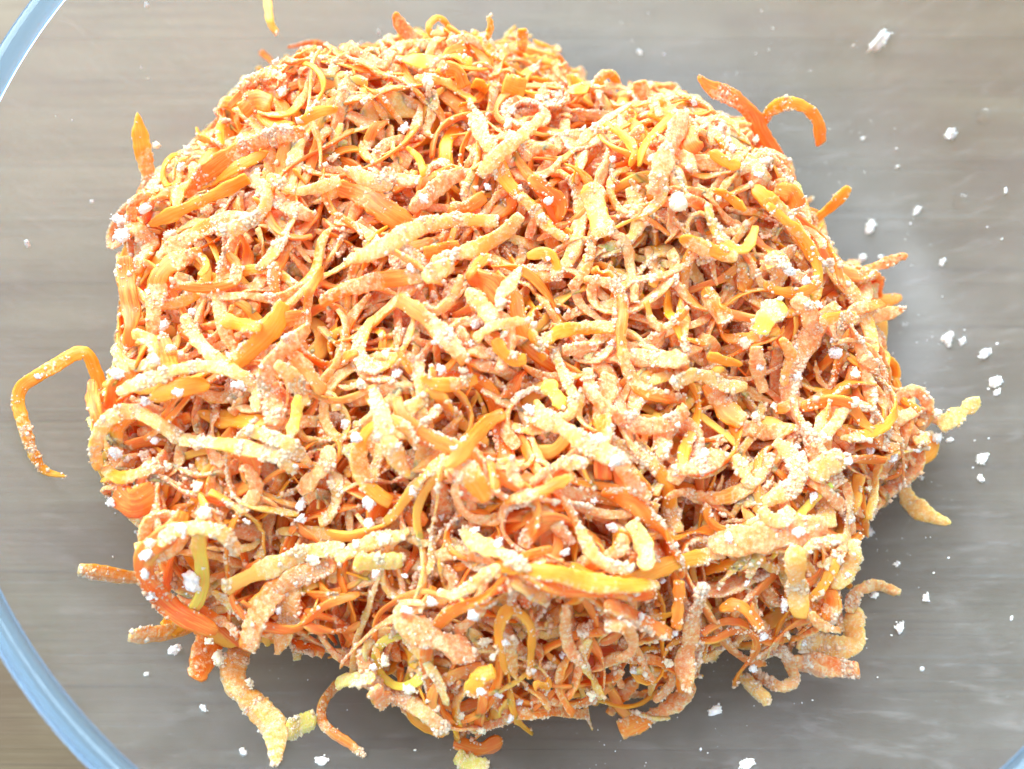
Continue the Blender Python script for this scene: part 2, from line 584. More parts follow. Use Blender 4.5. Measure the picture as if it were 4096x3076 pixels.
# loose random shreds, dropped one by one
r = np.random.default_rng(21)
inside = np.argwhere(SD > 0.002)
N_DROP = 3400
for it in range(N_DROP):
    for _try in range(6):
        ii = inside[r.integers(len(inside))]
        x0, y0 = gx[ii[0]], gx[ii[1]]
        if Z[ii[0], ii[1]] < TARGET[ii[0], ii[1]]:
            break
    else:
        if r.random() < 0.8:
            continue
    L = np.clip(r.lognormal(math.log(0.0240), 0.40), 0.008, 0.055)
    n = 24
    w = np.clip(r.lognormal(math.log(0.0021), 0.34), 0.0010, 0.0046)
    th = np.clip(w * r.uniform(0.18, 0.40), 0.0005, 0.0013)
    curl = r.normal(0, 1) * r.choice([25, 60, 110], p=[0.20, 0.52, 0.28])
    kap = curl + sm1(n, 5, r) * 95
    a = r.uniform(0, 2 * np.pi) + np.cumsum(kap) * (L / n)
    c = np.c_[np.cumsum(np.cos(a)), np.cumsum(np.sin(a))] * (L / n)
    c = c - c[n // 2] + (x0, y0)
    i, j = gi(c[:, 0], c[:, 1])
    if np.hypot(c[:, 0], c[:, 1]).max() > 0.117:
        continue
    T = np.gradient(c, axis=0)
    T /= np.linalg.norm(T, axis=1, keepdims=True)
    B = np.c_[-T[:, 1], T[:, 0]]
    s = Z[i, j]
    for o in (-0.4, 0.4):
        i2, j2 = gi(c[:, 0] + B[:, 0] * o * w, c[:, 1] + B[:, 1] * o * w)
        s = np.maximum(s, Z[i2, j2])
    env = gauss1(maxf(s, 3), 2.2)
    z = 0.55 * env + 0.45 * gauss1(s, 1.5) + th * 0.4 + np.clip(sm1(n, 4, r), -0.5, 2) * 0.0006
    if r.random() < 0.16:        # an end that sticks up out of the heap
        tt = np.linspace(0, 1, n) if r.random() < 0.5 else np.linspace(1, 0, n)
        z = z + r.uniform(0.002, 0.007) * tt ** 2.5
    if r.random() < 0.30:        # an end that dives between the others
        tt = np.linspace(0, 1, n) if r.random() < 0.5 else np.linspace(1, 0, n)
        z = z - r.uniform(0.002, 0.006) * tt ** 2
    z = np.maximum(z, zbowl(np.hypot(c[:, 0], c[:, 1])) + th * 0.5)
    P = np.c_[c, z]
    ims = im_sdf(P)
    lim = 0.10 if r.random() < 0.85 else 0.35
    if (ims < -18).mean() > lim or ims.min() < -110:
        continue
    stamp(P, w, th)
    key = r.choice(['R', 'O', 'K', 'Y', 'P', 'G'], p=[0.15, 0.33, 0.20, 0.16, 0.145, 0.015])
    tint = np.array(TINTS[key]) * r.uniform(0.9, 1.08)
    nr = np.array([r.normal(0, 0.45), r.normal(0, 0.45), 1.0])
    shred(P, w, th, np.clip(tint, 0, 0.97), float(np.clip(r.normal(0.55, 0.24), 0.05, 1)), nr,
          (r.uniform(0.35, 0.95), r.uniform(0.35, 0.95)), seed=it)
    SHREDS[-1]['key'] = key
N_RANDOM = len(SHREDS)

# ------------------------------------------------------------------ shreds that stand out, measured from the photograph and laid on the heap
CR = {'A': (0, 0, .6329), 'B': (1350, 0, .6329), 'C': (2696, 0, .6329), 'D': (0, 1000, .6329), 'E': (1350, 1000, .6329),
      'F': (2696, 1000, .6329), 'G': (0, 2026, .6329), 'H': (1350, 2026, .6329), 'I': (2696, 2026, .6329), 'J': (500, 2410, .518)}


def src(crop, pts):
    ox, oy, s = CR[crop]
    return [(ox + p[0] * s, oy + p[1] * s) for p in pts]


# (crop, points, width, colour, coat, (start taper, end taper), heights or None, label or None); later rows lie on top
TR = [
 ('E', [(840, 150), (940, 240), (1010, 340)], 190, 'R', .05, (.8, .8), None, 'wide bare red-orange flake deep in the hollow above the centre'),
 ('D', [(790, 40), (800, 200), (830, 400), (810, 610)], 95, 'R', .10, (.6, .5), None, 'smooth bare red-orange strip down the left flank of the heap'),
 ('D', [(580, 820), (595, 980), (650, 1140)], 75, 'R', .05, (.5, .4), None, 'bare dark orange strip beneath the big left hook'),
 ('D', [(730, 1540), (850, 1600), (990, 1530)], 170, 'R', .15, (.7, .7), None, 'broad bare red-orange flake at the lower left edge'),
 ('B', [(10, 1180), (180, 1250), (330, 1350), (480, 1440)], 150, 'O', .22, (.8, .6), None, 'broad smooth orange slab slanting across the upper left slope'),
 ('A', [(1530, 700), (1620, 640), (1710, 660)], 120, 'O', .12, (.8, .8), None, None),
 ('B', [(690, 430), (760, 450), (800, 550)], 85, 'O', .05, (.9, .9), None, 'bare bright orange bent piece near the top of the heap'),
 ('B', [(860, 520), (950, 570)], 85, 'Y', .05, (.9, .8), None, None),
 ('B', [(1050, 530), (1180, 570)], 120, 'Y', .25, (.9, .9), None, None),
 ('C', [(60, 830), (90, 900), (130, 970)], 130, 'R', .08, (.5, .8), None, 'bare red-orange wedge in the gap at the upper right'),
 ('C', [(630, 1200), (740, 1230), (780, 1320)], 120, 'O', .2, (.8, .8), None, 'rounded bare orange flap at the right shoulder'),
 ('B', [(1210, 1120), (1330, 1210), (1410, 1290), (1400, 1390)], 90, 'O', .1, (.6, .6), None, None),
 ('C', [(500, 1180), (620, 1290), (740, 1410), (830, 1530), (890, 1640)], 88, 'Y', .42, (.6, .9), None, None),
 # upper left
 ('A', [(868, 715), (890, 880), (935, 1100), (1010, 1380)], 88, 'Y', .50, (.12, .9), (.052, .048, .042, .036), 'pointed yellow-orange spike standing at the left shoulder of the heap'),
 ('A', [(1260, 1190), (1450, 1080), (1690, 960)], 65, 'Y', .08, (.5, .4), None, None),
 ('A', [(1170, 1240), (1300, 1100), (1500, 960), (1700, 870), (1925, 830)], 105, 'O', .48, (.5, .6), None, 'long thick orange arc with a pale pink top on the upper left slope'),
 ('A', [(1000, 1630), (1150, 1530), (1300, 1440), (1450, 1380), (1600, 1400)], 90, 'O', .75, (.5, .7), None, None),
 ('A', [(1640, 1140), (1690, 1240), (1630, 1370), (1490, 1440), (1370, 1470)], 68, 'P', .85, (.8, .6), None, 'pale crumbed crooked shred bending beside the bright bare stick'),
 ('A', [(940, 1425), (1150, 1325), (1400, 1210), (1565, 1125)], 72, 'Y', .04, (.4, .9), None, 'straight bare bright orange stick at the left of the upper slope'),
 ('A', [(1690, 1110), (1850, 1205), (2000, 1190), (2150, 1140)], 60, 'P', .92, (.5, .7), None, None),
 ('A', [(1685, -40), (1700, 90), (1712, 150), (1750, 205)], 45, 'P', .35, (.8, .9), (.044, .046, .046, .044), 'single pale yellow strand lying loose on the glass behind the heap'),
 ('A', [(1395, 920), (1395, 800), (1455, 765)], 45, 'Y', .4, (.8, .5), None, None),
 ('A', [(1510, 560), (1600, 490), (1700, 465), (1790, 490)], 38, 'P', .7, (.5, .8), None, None),
 ('A', [(1890, 785), (2000, 710), (2130, 690)], 60, 'Y', .3, (.5, .8), None, 'bright yellow strip high on the upper left of the heap'),
 ('A', [(825, 1400), (850, 1280), (920, 1225)], 62, 'O', .5, (.8, .5), None, None),
 # top
 ('B', [(360, 85), (420, 190), (540, 280)], 75, 'R', .40, (.35, .9), (.052, .046, .042), 'red-orange horn with a white tip poking up at the top edge'),
 ('B', [(790, 215), (690, 238), (600, 225), (578, 160), (632, 112), (692, 150), (684, 222), (610, 240)], 34, 'Y', .35, (.7, .6), (.045, .046, .048, .050, .050, .048, .044, .043), 'thin yellow curl looping into a ring at the top edge'),
 ('B', [(830, 245), (935, 240), (968, 180), (955, 105)], 32, 'Y', .35, (.8, .6), (.044, .046, .050, .053), 'thin yellow strand hooked upward with a white tip at the top'),
 ('B', [(1168, 185), (1170, 250), (1160, 320)], 62, 'Y', .35, (.9, .9), (.050, .045, .040), 'short blunt orange stub standing at the top right'),
 ('B', [(1480, 490), (1560, 560), (1640, 560), (1665, 490), (1730, 470), (1775, 540)], 58, 'Y', .35, (.7, .7), (.040, .040, .042, .044, .043, .038), 'orange-yellow shred bent like a petal above the right notch'),
 ('B', [(1910, 515), (1930, 640), (1955, 760)], 92, 'O', .72, (.7, .9), (.046, .042, .038), 'pink crumb-coated stub leaning on the upper right edge'),
 ('B', [(440, 930), (520, 1010), (545, 1115)], 45, 'Y', .08, (.4, .7), None, None),
 ('B', [(50, 1085), (180, 1130), (340, 1185)], 80, 'P', .88, (.6, .5), None, None),
 ('B', [(700, 1340), (820, 1310), (930, 1240)], 80, 'O', .3, (.6, .8), None, None),
 ('B', [(460, 1330), (600, 1210), (700, 1130), (795, 1090)], 100, 'K', .72, (.6, .7), None, None),
 ('B', [(860, 710), (920, 860), (1010, 970)], 95, 'P', .98, (.7, .8), None, 'whitish crumb-caked shred, left arm of the pale cross near the top'),
 ('B', [(1000, 990), (1060, 1130), (1160, 1250)], 95, 'Y', .35, (.8, .6), None, 'yellow strip running down from the pale cross'),
 ('B', [(1300, 735), (1150, 870), (1010, 985), (900, 1110)], 82, 'P', .85, (.5, .6), None, 'whitish crumb-caked shred, right arm of the pale cross near the top'),
 ('B', [(1150, 1230), (1250, 1330), (1340, 1440), (1440, 1510)], 70, 'Y', .55, (.7, .7), None, None),
 ('B', [(1530, 910), (1620, 820), (1710, 785)], 55, 'P', .8, (.7, .7), None, None),
 ('B', [(1690, 775), (1800, 850), (1875, 950), (1850, 1050)], 58, 'Y', .05, (.7, .5), None, 'smooth bare yellow arc on the upper right slope'),
 ('B', [(2115, 735), (2020, 830), (1940, 920), (1905, 1050)], 60, 'Y', .10, (.8, .4), None, 'bare orange strip curving inward at the upper right'),
 ('B', [(2195, 700), (2120, 880), (2050, 1050), (2000, 1230)], 100, 'K', .80, (.5, .8), None, 'long straight pinkish shred slanting down the upper right slope'),
 ('B', [(1600, 1160), (1640, 1340), (1690, 1490)], 145, 'P', .55, (.7, .8), None, 'wide pale yellow-green slab right of the upper centre'),
 ('B', [(550, 1600), (770, 1560)], 90, 'O', .1, (.8, .8), None, None),
 ('B', [(600, 1650), (800, 1595), (960, 1530), (1080, 1450), (1160, 1360)], 92, 'P', .75, (.6, .7), None, 'pale crumbed shred just below the long cream arch'),
 ('B', [(60, 1650), (250, 1580), (450, 1470), (600, 1410), (800, 1390), (1010, 1400)], 95, 'P', .90, (.4, .6), None, 'long cream arch sweeping across the heap above the centre'),
 # upper right
 ('C', [(155, 485), (230, 550), (380, 620), (490, 720), (560, 850), (640, 980), (705, 1100)], 82, 'R', .22, (.35, .8), (.056, .054, .050, .046, .042, .038, .034), 'long smooth orange horn curving out of the upper right edge'),
 ('C', [(560, 800), (610, 700), (720, 650), (830, 680), (905, 760), (930, 905)], 62, 'Y', .25, (.4, .95), (.042, .048, .052, .052, .048, .040), 'orange hook arching over beside the long horn'),
 ('C', [(790, 1395), (870, 1390), (980, 1320), (1060, 1240), (1105, 1180)], 62, 'Y', .35, (.9, .6), (.036, .036, .038, .041, .044), 'orange-yellow shred jutting out from the right shoulder'),
 ('C', [(230, 960), (340, 1030), (420, 1050)], 60, 'Y', .15, (.6, .6), None, None),
 ('C', [(240, 1195), (330, 1230), (450, 1330)], 60, 'Y', .10, (.5, .7), None, None),
 ('C', [(40, 1500), (200, 1570), (400, 1625)], 80, 'Y', .50, (.6, .6), None, None),
 ('C', [(590, 1290), (700, 1390), (800, 1480), (870, 1590), (912, 1720), (890, 1800), (780, 1850), (650, 1835), (570, 1790)], 62, 'Y', .18, (.6, .6), None, 'bright yellow band curling round into a hoop at the right edge'),
 # left
 ('D', [(960, 560), (970, 400), (985, 270), (1020, 150), (1130, 60), (1270, 0)], 92, 'O', .52, (.7, .6), None, 'long orange arch framing the hollow at the left'),
 ('D', [(1010, 540), (1050, 680), (1075, 800)], 120, 'O', .25, (.8, .8), None, None),
 ('D', [(1440, 25), (1495, 90), (1485, 190), (1400, 228), (1250, 240), (1090, 215)], 62, 'O', .35, (.7, .9), None, 'thin orange ribbon looped around the left hollow'),
 ('D', [(1160, 410), (1240, 560), (1330, 660), (1440, 730)], 70, 'P', .70, (.6, .6), None, None),
 ('D', [(1640, 500), (1800, 440), (1960, 420)], 90, 'O', .35, (.7, .8), None, None),
 ('D', [(1430, 770), (1560, 650), (1660, 560), (1740, 460), (1795, 340)], 120, 'Y', .40, (.5, .7), None, 'wide yellow-orange strip slanting up from the left of centre'),
 ('D', [(1410, 440), (1540, 475), (1650, 490)], 80, 'Y', .20, (.95, .8), None, 'short bare orange stub with a cut end left of centre'),
 ('D', [(840, 535), (920, 560), (975, 650), (955, 760)], 95, 'G', .88, (.6, .8), None, 'whitish crumb-caked strip at the left edge above the hook'),
 ('D', [(720, 620), (760, 700), (800, 790)], 55, 'P', .75, (.3, .8), None, None),
 ('D', [(960, 940), (1080, 890), (1200, 860), (1320, 850)], 100, 'Y', .12, (.5, .6), None, 'bright bare yellow strip under the pale arch at the left'),
 ('D', [(740, 905), (860, 850), (1000, 800), (1150, 750), (1350, 740), (1520, 790), (1610, 880), (1620, 1020)], 68, 'P', .92, (.6, .6), None, 'long pale crumbed arch over the yellow strip at the left'),
 ('D', [(1700, 850), (1730, 980), (1740, 1110)], 130, 'K', .82, (.7, .7), None, None),
 ('D', [(1830, 640), (1950, 780), (2045, 905)], 92, 'K', .55, (.6, .8), None, None),
 ('D', [(1670, 960), (1680, 800), (1760, 660), (1870, 560), (1950, 490)], 85, 'K', .80, (.5, .7), None, None),
 ('D', [(1740, 720), (1830, 780), (1900, 890), (1935, 980)], 78, 'P', .92, (.6, .6), None, None),
 ('D', [(1885, 920), (1870, 1050), (1830, 1190)], 70, 'G', .30, (.7, .4), None, 'yellow-green strip pointing down left of the centre'),
 ('D', [(650, 1370), (760, 1440), (900, 1400), (1010, 1350)], 72, 'Y', .6, (.6, .7), None, None),
 ('D', [(690, 1010), (650, 880), (600, 760), (550, 655), (470, 660), (340, 735), (230, 800), (135, 870), (115, 970), (150, 1100), (200, 1260), (280, 1390), (415, 1432)], 72, 'Y', .34, (.7, .15),
        (.038, .041, .044, .047, .0485, .050, .051, .051, .051, .050, .048, .045, .043), 'long orange hook reaching out over the glass at the far left'),
 ('D', [(1560, 1135), (1700, 1180), (1830, 1240), (1970, 1360)], 72, 'P', .92, (.7, .15), None, 'pale shred tapering to a point right of the big left loop'),
 ('D', [(620, 1390), (605, 1250), (650, 1110), (740, 1040), (850, 1020), (960, 1070), (1080, 1150), (1190, 1205), (1400, 1225), (1600, 1265), (1760, 1310), (1860, 1400)], 82, 'P', .68, (.6, .5), None, 'very long pale shred looping round at the left edge'),
 ('D', [(1500, 1665), (1600, 1560), (1615, 1470), (1540, 1360)], 80, 'O', .62, (.7, .6), None, None),
 ('D', [(2085, 1240), (2060, 1350), (1980, 1440), (1895, 1525)], 100, 'K', .82, (.6, .7), None, None),
 # centre
 ('E', [(540, 340), (610, 390), (680, 350), (745, 270), (780, 160)], 50, 'P', .70, (.6, .6), None, None),
 ('E', [(820, 180), (880, 100), (960, 30)], 62, 'O', .12, (.7, .7), None, None),
 ('E', [(-110, 340), (40, 255), (170, 220), (300, 185), (530, 168)], 88, 'O', .28, (.6, .8), None, 'smooth bare orange strip with a pink end just above the centre'),
 ('E', [(545, 185), (640, 130), (730, 90)], 105, 'P', .98, (.7, .7), None, None),
 ('E', [(385, 310), (520, 400), (640, 510), (740, 620), (810, 710)], 100, 'K', .52, (.8, .7), None, 'thick glossy pink-orange shred slanting down left of the centre'),
 ('E', [(370, 610), (420, 700), (470, 790)], 38, 'O', .08, (.4, .3), None, None),
 ('E', [(820, 250), (910, 350), (1000, 450)], 100, 'P', .72, (.6, .7), None, None),
 ('E', [(1150, 110), (1100, 205), (1030, 290), (1030, 380)], 60, 'P', .97, (.6, .5), None, 'cream-white bent strand over the red hollow'),
 ('E', [(1200, 40), (1300, 20), (1375, 65), (1385, 190)], 62, 'Y', .55, (.7, .7), None, None),
 ('E', [(530, 800), (600, 845), (740, 850), (880, 815)], 80, 'Y', .50, (.4, .7), None, None),
 ('E', [(1000, 560), (1040, 640), (1110, 690), (1190, 690)], 88, 'Y', .30, (.7, .7), None, 'bright yellow knot of carrot at the middle of the heap'),
 ('E', [(870, 570), (960, 490), (1080, 460), (1200, 450)], 55, 'P', .85, (.6, .6), None, None),
 ('E', [(1310, 830), (1380, 920), (1430, 1000)], 105, 'G', .25, (.6, .6), None, 'yellow-green strip inside the pale loop at the centre'),
 ('E', [(1360, 625), (1400, 720), (1450, 830), (1495, 940), (1470, 1040), (1390, 1060), (1300, 1025), (1250, 950)], 55, 'P', .90, (.9, .6), None, 'pale strand bent into a loop right of the centre'),
 ('E', [(1250, 625), (1370, 535), (1480, 500), (1620, 490), (1750, 490)], 85, 'Y', .52, (.6, .9), None, 'yellow arched shred with a crumbed top right of the centre'),
 ('E', [(1425, 635), (1520, 630), (1630, 620)], 80, 'K', .92, (.7, .7), None, None),
 ('E', [(1960, 840), (2080, 800), (2210, 800)], 60, 'P', .7, (.5, .7), None, None),
 ('E', [(1850, 670), (2000, 690), (2210, 690)], 100, 'K', .92, (.7, .7), None, None),
 ('E', [(1560, 185), (1700, 205), (1785, 275), (1805, 400), (1790, 540), (1810, 680), (1850, 790), (1930, 890), (2050, 925), (2200, 945)], 70, 'O', .58, (.5, .8), None, 'very long orange shred snaking down right of the centre'),
 ('E', [(1950, 320), (1990, 450), (2060, 492), (2150, 440), (2215, 370)], 48, 'O', .60, (.7, .6), None, None),
 ('E', [(1580, 750), (1600, 880), (1680, 985), (1800, 1070), (1950, 1112), (2100, 1090), (2205, 1000)], 95, 'O', .82, (.7, .7), None, 'big C-shaped crumb-coated shred right of the centre'),
 ('E', [(235, 890), (280, 1050), (320, 1200), (380, 1320), (445, 1430)], 118, 'P', .75, (.6, .5), None, 'wide pale shred hanging down left of the bare centre stick'),
 ('E', [(690, 1320), (800, 1390), (880, 1480), (950, 1580)], 118, 'Y', .62, (.5, .7), None, 'broad tan shred running down below the bare centre stick'),
 ('E', [(1055, 1030), (960, 1080), (890, 1150), (820, 1240), (760, 1310), (680, 1370)], 88, 'O', .05, (.95, .25), None, 'short bare orange stick at the dead centre of the heap'),
 ('E', [(1190, 1055), (1340, 1080), (1460, 1150), (1580, 1230), (1700, 1290), (1800, 1335)], 122, 'P', .85, (.6, .7), None, 'thick pale shred with a yellow-white end below right of centre'),
 ('E', [(960, 1310), (980, 1420), (1005, 1530)], 52, 'O', .35, (.6, .6), None, None),
 ('E', [(1100, 1310), (1110, 1420), (1165, 1500)], 60, 'K', .8, (.7, .6), None, None),
 ('E', [(1060, 1590), (1180, 1560), (1300, 1520), (1420, 1460), (1500, 1420)], 72, 'O', .70, (.7, .6), None, None),
 ('E', [(1430, 1380), (1500, 1345), (1580, 1350)], 75, 'P', .98, (.6, .6), None, None),
 ('E', [(1790, 1320), (1820, 1410), (1900, 1500), (1970, 1570)], 80, 'K', .82, (.6, .7), None, None),
 # right
 ('F', [(760, 300), (850, 400), (900, 530)], 100, 'K', .8, (.7, .7), None, None),
 ('F', [(200, 240), (260, 360), (340, 450)], 100, 'O', .52, (.6, .8), None, None),
 ('F', [(690, 340), (590, 420), (530, 530)], 125, 'G', .72, (.7, .6), None, 'yellow-green crumbed strip on the right slope below the hoop'),
 ('F', [(920, 450), (1060, 420), (1170, 440)], 62, 'Y', .45, (.5, .6), None, None),
 ('F', [(1080, 210), (1180, 150), (1290, 100), (1385, 60), (1475, 35)], 60, 'O', .62, (.9, .4), (.030, .032, .034, .036, .038), 'thin orange spike with a pale tip, upper one on the right edge'),
 ('F', [(1090, 540), (1200, 440), (1320, 410), (1460, 372)], 80, 'K', .82, (.9, .12), (.030, .032, .034, .036), 'pink pointed spike, lower one on the right edge'),
 ('F', [(1190, 820), (1250, 710), (1365, 715), (1405, 790), (1350, 860), (1285, 930)], 65, 'Y', .25, (.8, .6), (.026, .028, .029, .028, .026, .024), 'small orange-yellow ring sticking out of the right edge'),
 ('F', [(90, 565), (200, 595)], 45, 'O', .05, (.8, .7), None, None),
 ('F', [(215, 665), (320, 700), (430, 725)], 60, 'Y', .08, (.7, .6), None, None),
 ('F', [(520, 610), (530, 760), (565, 900)], 80, 'K', .8, (.7, .7), None, None),
 ('F', [(680, 560), (735, 660), (705, 760), (690, 860)], 55, 'Y', .6, (.6, .6), None, None),
 ('F', [(200, 850), (280, 950), (350, 1030), (440, 1085)], 118, 'O', .30, (.7, .7), None, None),
 ('F', [(-10, 855), (100, 800), (200, 800), (330, 860), (460, 860)], 80, 'P', .92, (.6, .6), None, 'wavy cream shred lying across the right of the heap'),
 ('F', [(640, 1210), (740, 1300), (795, 1400), (745, 1500), (620, 1570), (510, 1615)], 98, 'P', .92, (.7, .6), None, 'fat cream crescent on the lower right slope'),
 ('F', [(-10, 1395), (100, 1380), (220, 1340), (310, 1285)], 92, 'K', .92, (.4, .8), None, 'short pinkish-white crescent right of the lower centre'),
 ('F', [(380, 1300), (440, 1400), (490, 1510)], 80, 'P', .85, (.6, .6), None, None),
 ('F', [(990, 1335), (1150, 1320), (1340, 1330)], 70, 'O', .45, (.5, .7), None, None),
 ('F', [(870, 1440), (960, 1360), (1070, 1310)], 125, 'P', .80, (.6, .6), None, None),
 ('F', [(1360, 1210), (1480, 1285), (1570, 1290), (1650, 1190)], 95, 'Y', .55, (.7, .6), (.024, .023, .023, .024), 'broad orange flap on the tuft at the right'),
 ('F', [(1190, 1185), (1330, 1140), (1470, 1090), (1610, 1020)], 120, 'K', .75, (.7, .6), (.027, .028, .028, .029), None),
 ('F', [(1330, 1045), (1410, 945), (1510, 888), (1590, 945), (1620, 1040)], 60, 'K', .80, (.7, .7), (.028, .031, .033, .032, .030), 'small pink arch standing on the tuft at the right'),
 ('F', [(1680, 1115), (1780, 1050), (1870, 990), (1925, 930)], 82, 'P', .90, (.9, .2), (.028, .031, .033, .035), 'cream spike pointing to the right from the tuft'),
 ('F', [(1170, 1325), (1350, 1370), (1440, 1480), (1490, 1590), (1540, 1690), (1610, 1755)], 92, 'P', .72, (.7, .3), (.026, .025, .022, .018, .014, .012), 'yellow crumbed leg reaching down to the glass at the right'),
 # lower right
 ('I', [(205, -10), (220, 80), (290, 140), (390, 150), (530, 85)], 52, 'O', .48, (.6, .4), None, None),
 ('I', [(225, 250), (400, 220), (600, 190), (800, 150), (960, 120)], 135, 'K', .72, (.6, .7), None, 'long broad pinkish shred across the lower right'),
 ('I', [(555, 10), (600, 75), (680, 90), (745, 15)], 75, 'P', .99, (.7, .7), None, 'cream-white crescent above the long broad pinkish shred'),
 ('I', [(980, 530), (1005, 620), (955, 715)], 80, 'O', .35, (.8, .6), None, None),
 ('I', [(1135, 210), (1135, 330), (1085, 430), (1000, 510)], 80, 'P', .8, (.6, .6), None, None),
 ('I', [(810, 310), (880, 235), (1000, 210), (1090, 195)], 50, 'K', .8, (.6, .6), None, None),
 ('I', [(1045, 320), (990, 420), (920, 530), (840, 585)], 58, 'Y', .22, (.6, .3), None, 'thin bright yellow strip at the lower right of the heap'),
 ('I', [(290, 645), (400, 620), (480, 680), (550, 775)], 80, 'O', .25, (.6, .6), None, None),
 ('I', [(770, 250), (770, 400), (780, 520), (800, 700)], 115, 'P', .68, (.6, .7), None, 'upright wide yellow shred at the lower right'),
 ('I', [(860, 670), (930, 750), (1050, 785)], 52, 'O', .55, (.7, .7), None, None),
 ('I', [(1165, 640), (1110, 760), (1090, 850), (1000, 895), (900, 870), (790, 840)], 128, 'P', .88, (.5, .7), (.018, .017, .016, .016, .018, .020), 'fat pale curved shred at the lower right edge'),
 ('I', [(1110, 670), (1140, 560), (1210, 510), (1300, 500), (1395, 545)], 62, 'K', .82, (.8, .5), (.018, .019, .020, .020, .018), 'thin crumbed hook reaching right over the dark glass'),
 ('I', [(720, 975), (850, 990), (960, 1010), (1090, 1025)], 105, 'O', .60, (.6, .9), (.018, .018, .018, .018), 'blunt crumbed stick pointing right at the lower right'),
 ('I', [(590, 925), (660, 905), (730, 985), (740, 1085), (660, 1130), (560, 1095), (510, 1035)], 62, 'K', .82, (.7, .7), (.019, .020, .018, .016, .015, .015, .016), 'crumb-coated ring at the bottom right of the heap'),
 ('I', [(420, 1060), (480, 1150), (535, 1220)], 80, 'P', .99, (.7, .4), (.015, .013, .011), None),
 # lower left
 ('G', [(1230, 610), (1250, 700), (1240, 780)], 110, 'Y', .35, (.8, .8), (.020, .018, .016), None),
 ('G', [(1140, 810), (1250, 790), (1345, 735)], 82, 'Y', .40, (.8, .6), (.014, .015, .017), 'blunt orange nub at the lower left of the heap'),
 ('G', [(1430, 740), (1420, 880), (1450, 1050)], 130, 'O', .52, (.8, .6), (.020, .017, .014), None),
 ('G', [(745, 425), (860, 450), (980, 470), (1120, 490)], 72, 'Y', .72, (.9, .8), (.026, .027, .028, .029), 'orange stub with a crumbed tip pointing left at the lower left'),
 ('G', [(1010, 250), (1080, 165), (1200, 140), (1350, 150), (1450, 210), (1510, 300)], 80, 'P', .90, (.6, .6), None, 'pale crumbed arch above the lower left stub'),
 ('G', [(2120, 370), (1900, 430), (1750, 520), (1650, 640), (1600, 760), (1560, 900)], 130, 'O', .55, (.6, .8), None, 'wide orange shred bending down into the lower left leg'),
 ('G', [(1410, 525), (1600, 430), (1800, 350), (1950, 290), (2170, 265)], 108, 'P', .82, (.6, .6), None, 'long cream shred rising to the right at the lower left'),
 ('G', [(1545, 850), (1560, 1000), (1640, 1120), (1780, 1230), (1890, 1330), (1935, 1420), (1965, 1500)], 120, 'Y', .70, (.8, .25), (.022, .018, .015, .013, .0115, .010, .009), 'big crumbed leg reaching down to the glass at the lower left'),
 ('G', [(1955, 1365), (2020, 1320), (2090, 1310)], 95, 'G', .95, (.7, .6), (.010, .010, .010), 'pale green crumbed scrap beside the tip of the big leg'),
 ('J', [(1900, 560), (1720, 585), (1620, 690), (1600, 800), (1650, 890), (1750, 960), (1850, 1020), (1950, 1095)], 62, 'O', .62, (.8, .2), (.016, .016, .014, .012, .010, .009, .009, .009), 'thin dangling strand curling onto the dark glass in front'),
 # bottom centre
 ('H', [(1000, 370), (1200, 400), (1400, 430), (1600, 480), (1800, 500), (2020, 490)], 98, 'Y', .42, (.6, .8), None, 'long yellow-orange shred lying level across the lower middle'),
 ('H', [(-10, 335), (120, 270), (260, 210), (410, 185)], 90, 'P', .92, (.6, .6), None, None),
 ('H', [(110, 355), (250, 350), (410, 340)], 130, 'G', .82, (.8, .7), None, 'olive green crumbed chunk at the lower left of centre'),
 ('H', [(1850, 100), (1930, 230), (1955, 400)], 108, 'G', .72, (.7, .5), None, 'pale yellow-green strip hanging at the lower right of centre'),
 ('H', [(1805, 175), (1785, 270), (1690, 315)], 70, 'O', .62, (.6, .6), None, None),
 ('H', [(1520, 120), (1570, 220), (1620, 310), (1720, 375), (1860, 405)], 75, 'P', .92, (.4, .6), None, None),
 ('H', [(790, 140), (880, 230), (980, 270), (1080, 320), (1210, 395)], 88, 'P', .94, (.7, .4), None, 'cream shred slanting down onto the long level yellow shred'),
 ('H', [(630, 545), (740, 560), (830, 510), (930, 440), (1020, 375)], 65, 'P', .92, (.5, .6), None, None),
 ('H', [(2160, 470), (2155, 600), (2140, 770)], 70, 'O', .15, (.8, .95), None, 'smooth bare orange stick standing at the lower right of centre'),
 ('H', [(1690, 610), (1850, 680), (2000, 760), (2110, 815)], 108, 'K', .62, (.5, .6), None, None),
 ('H', [(1520, 760), (1600, 800), (1690, 790)], 55, 'K', .8, (.7, .7), None, None),
 ('H', [(1690, 755), (1800, 760), (1872, 830), (1850, 920), (1770, 970)], 55, 'K', .72, (.7, .7), None, 'thin pinkish hoop in the shade at the lower right'),
 ('H', [(1450, 620), (1440, 780), (1470, 900), (1550, 1010)], 60, 'K', .8, (.6, .6), None, None),
 ('H', [(395, 620), (440, 740), (560, 805), (700, 870), (870, 960)], 140, 'K', .93, (.45, .5), None, 'broad pale pink crumbed blade slanting across the lower middle'),
 ('H', [(840, 1190), (900, 1080), (990, 1040)], 112, 'Y', .4, (.7, .7), None, None),
 ('H', [(1065, 1060), (1030, 900), (1020, 780), (1050, 690), (1100, 650), (1170, 690), (1222, 770), (1225, 900), (1210, 1090)], 58, 'Y', .25, (.6, .7), None, 'bright yellow strand bent into an upside-down U at the lower middle'),
 ('H', [(-10, 1115), (100, 1090), (235, 1085)], 80, 'G', .85, (.6, .6), None, None),
 ('H', [(225, 1160), (320, 1250)], 100, 'K', .7, (.7, .9), None, None),
 ('H', [(1240, 1135), (1350, 1115)], 72, 'Y', .15, (.8, .8), None, None),
